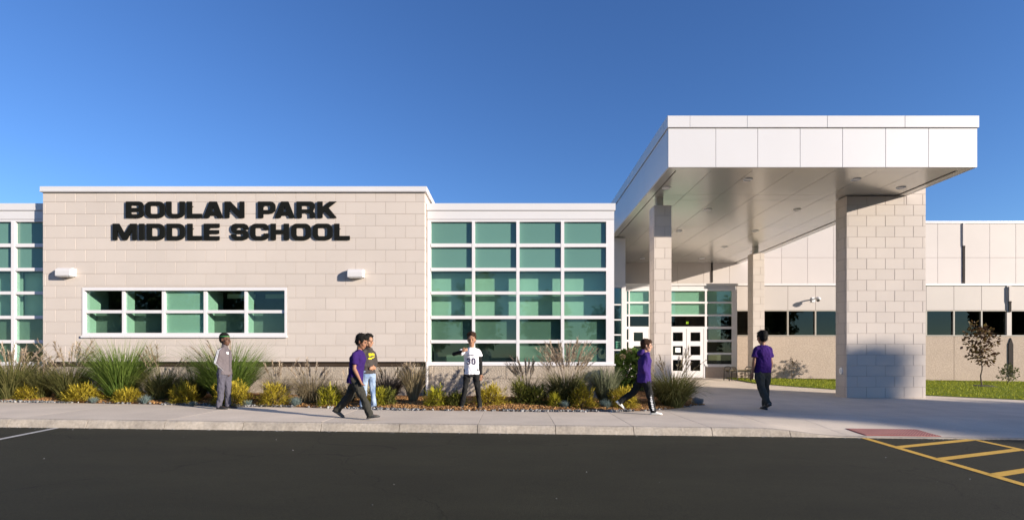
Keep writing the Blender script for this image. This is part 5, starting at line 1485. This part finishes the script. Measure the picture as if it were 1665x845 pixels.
# 3: dark hoodie, jeans, behind
def x3(i):
    SP, fw, lf, up = i['SP'], i['fw'], i['lf'], i['up']
    blocky = [[(0,.55),(.30,.55),(.30,1),(0,1)], [(.36,.62),(.66,.62),(.72,1),(.36,1)], [(.74,.55),(.86,.55),(1,1),(.80,1)], [(-.05,.10),(.05,.02),(.25,0),(.5,.12),(1.05,.46),(.45,.28),(.15,.25),(.12,.36)]]
    i['decal']([[[( -.085 + p[0]*.17, p[1]*.13) for p in b_]] for b_ in blocky], SP(.26,0,0), lf, up, fw, M['c_yellow'], 'chest_print')
person('person in dark hoodie with yellow chest print and pale jeans beyond the purple tee', 599, 664.5, 1.50, R(-32), {'L': (6,3,1,0), 'R': (-5,5,1,0)},
       {'L': ((-.02,.25,-1),(.62,-.74,-.30),(.3,-.9,-.2),.8), 'R': ((-.06,.25,-1),(.62,-.74,-.30),(.3,-.9,-.2),.8)}, dict(skin=M['skin_tan'], hair=M['hair_black'], trousers=M['c_jean'], top=M['c_hood'], top_kind='hoodie', top_name='hoodie', shoes=M['shoe_black'], sole=M['sole_dark'], hem=-.05, loose=.92, extra=x3),
       head_yaw=-12, hair_style='curly')
# 4: white football jersey number 30, facing the camera, right hand raised to the chin
def x4(i):
    SP, fw, lf, up = i['SP'], i['fw'], i['lf'], i['up']
    def g2(c, x0):  return [[(x0 + p[0]*.105, p[1]*.135) for p in lp] for lp in glyph(c, .80, .25, .18)]
    i['decal']([g2('3', -.098), g2('0', .012)], SP(.13,0,0), lf, up, fw, M['c_navy'], 'number')
    i['decal']([[[(-.07 + q*.024, 0), (-.07 + q*.024 + .014, 0), (-.07 + q*.024 + .014, .022), (-.07 + q*.024, .022)]] for q in range(6)], SP(.315,0,0), lf, up, fw, M['c_navy'], 'name_print', sub=1)
person('person in white football jersey number 30 and black trousers facing the lot', 767, 665, 1.57, R(-92), {'L': (3,3,7,0), 'R': (2,3,9,0)},
       {'L': ((-.02,.20,-1),(.06,.02,-1),None,.5), 'R': ((.45,.80,-.22),(.62,-.95,.30),(.2,-1,.35),.9)}, dict(skin=M['skin_tan'], hair=M['hair_brown'], trousers=M['c_black'], top=M['c_white'], top_kind='tee', top_name='jersey', shoes=M['shoe_grey'], sole=M['sole_white'], hem=-.08, loose=.86, sleeve=.12, undersleeve=M['c_black'], extra=x4),
       head_pitch=-2, hair_style='curly')
# 5: purple hoodie walking right, black trousers with white leg print, white shoes
def x5(i):
    SP, fw, lf, up = i['SP'], i['fw'], i['lf'], i['up']
    hip, kn, an, fd, fu = i['leg']['R']
    for q in range(9):
        t_ = .02 + q*.105
        p0 = kn.lerp(an, t_) if t_ < 1 else an
        rib = MB(); d = (an-kn).normalized(); w_ = fw*(.020 + .006*(q % 2))
        c = p0 - lf*.066 + d*.0
        pts = [c - w_, c + w_, c + w_*.7 + d*.026, c - w_*.9 + d*.024]
        rib.add([p for p in pts] + [p - lf*.008 for p in pts], [(4,5,6,7),(0,3,2,1),(0,1,5,4),(1,2,6,5),(2,3,7,6),(3,0,4,7)])
        i['place'](i['sc'](rib).mesh('leg_print', M['c_whiteprint']), 'leg_print', M['c_whiteprint'], i['root'])
person('person in purple hoodie and black trousers with white leg lettering walking right', 1047, 672.5, 1.49, R(-4), {'L': (-30,24,1,-42), 'R': (15,4,1,0)},
       {'L': ((-.2,.2,-1),(.5,-.4,-.75),None,.7), 'R': ((-.22,.2,-1),(.55,-.36,-.75),(.5,-.4,-.5),.9)}, dict(skin=M['skin_light'], hair=M['hair_brown'], trousers=M['c_black'], top=M['c_purple2'], top_kind='hoodie', top_name='hoodie', shoes=M['shoe_white'], sole=M['sole_white'], hem=-.14, fit=1.16, loose=1.12, extra=x5),
       lean=3, head_yaw=-8, hair_style='fringe')
# 6: purple tee from behind, walking to the doors
person('person in purple tee seen from behind walking towards the entrance', 1240, 666, 1.73, R(94), {'L': (-16,26,1,-22), 'R': (7,3,1,0)},
       {'L': ((-.08,.22,-1),(.10,.08,-1),None,.6), 'R': ((.05,.20,-1),(.25,.03,-1),None,.6)}, dict(skin=M['skin_mid'], hair=M['hair_black'], trousers=M['c_olive'], top=M['c_purple3'], top_kind='tee', shoes=M['shoe_grey'], sole=M['sole_dark'], hem=-.07, fit=1.06, loose=1.12, sleeve=.17),
       head_yaw=0, hair_style='fringe')
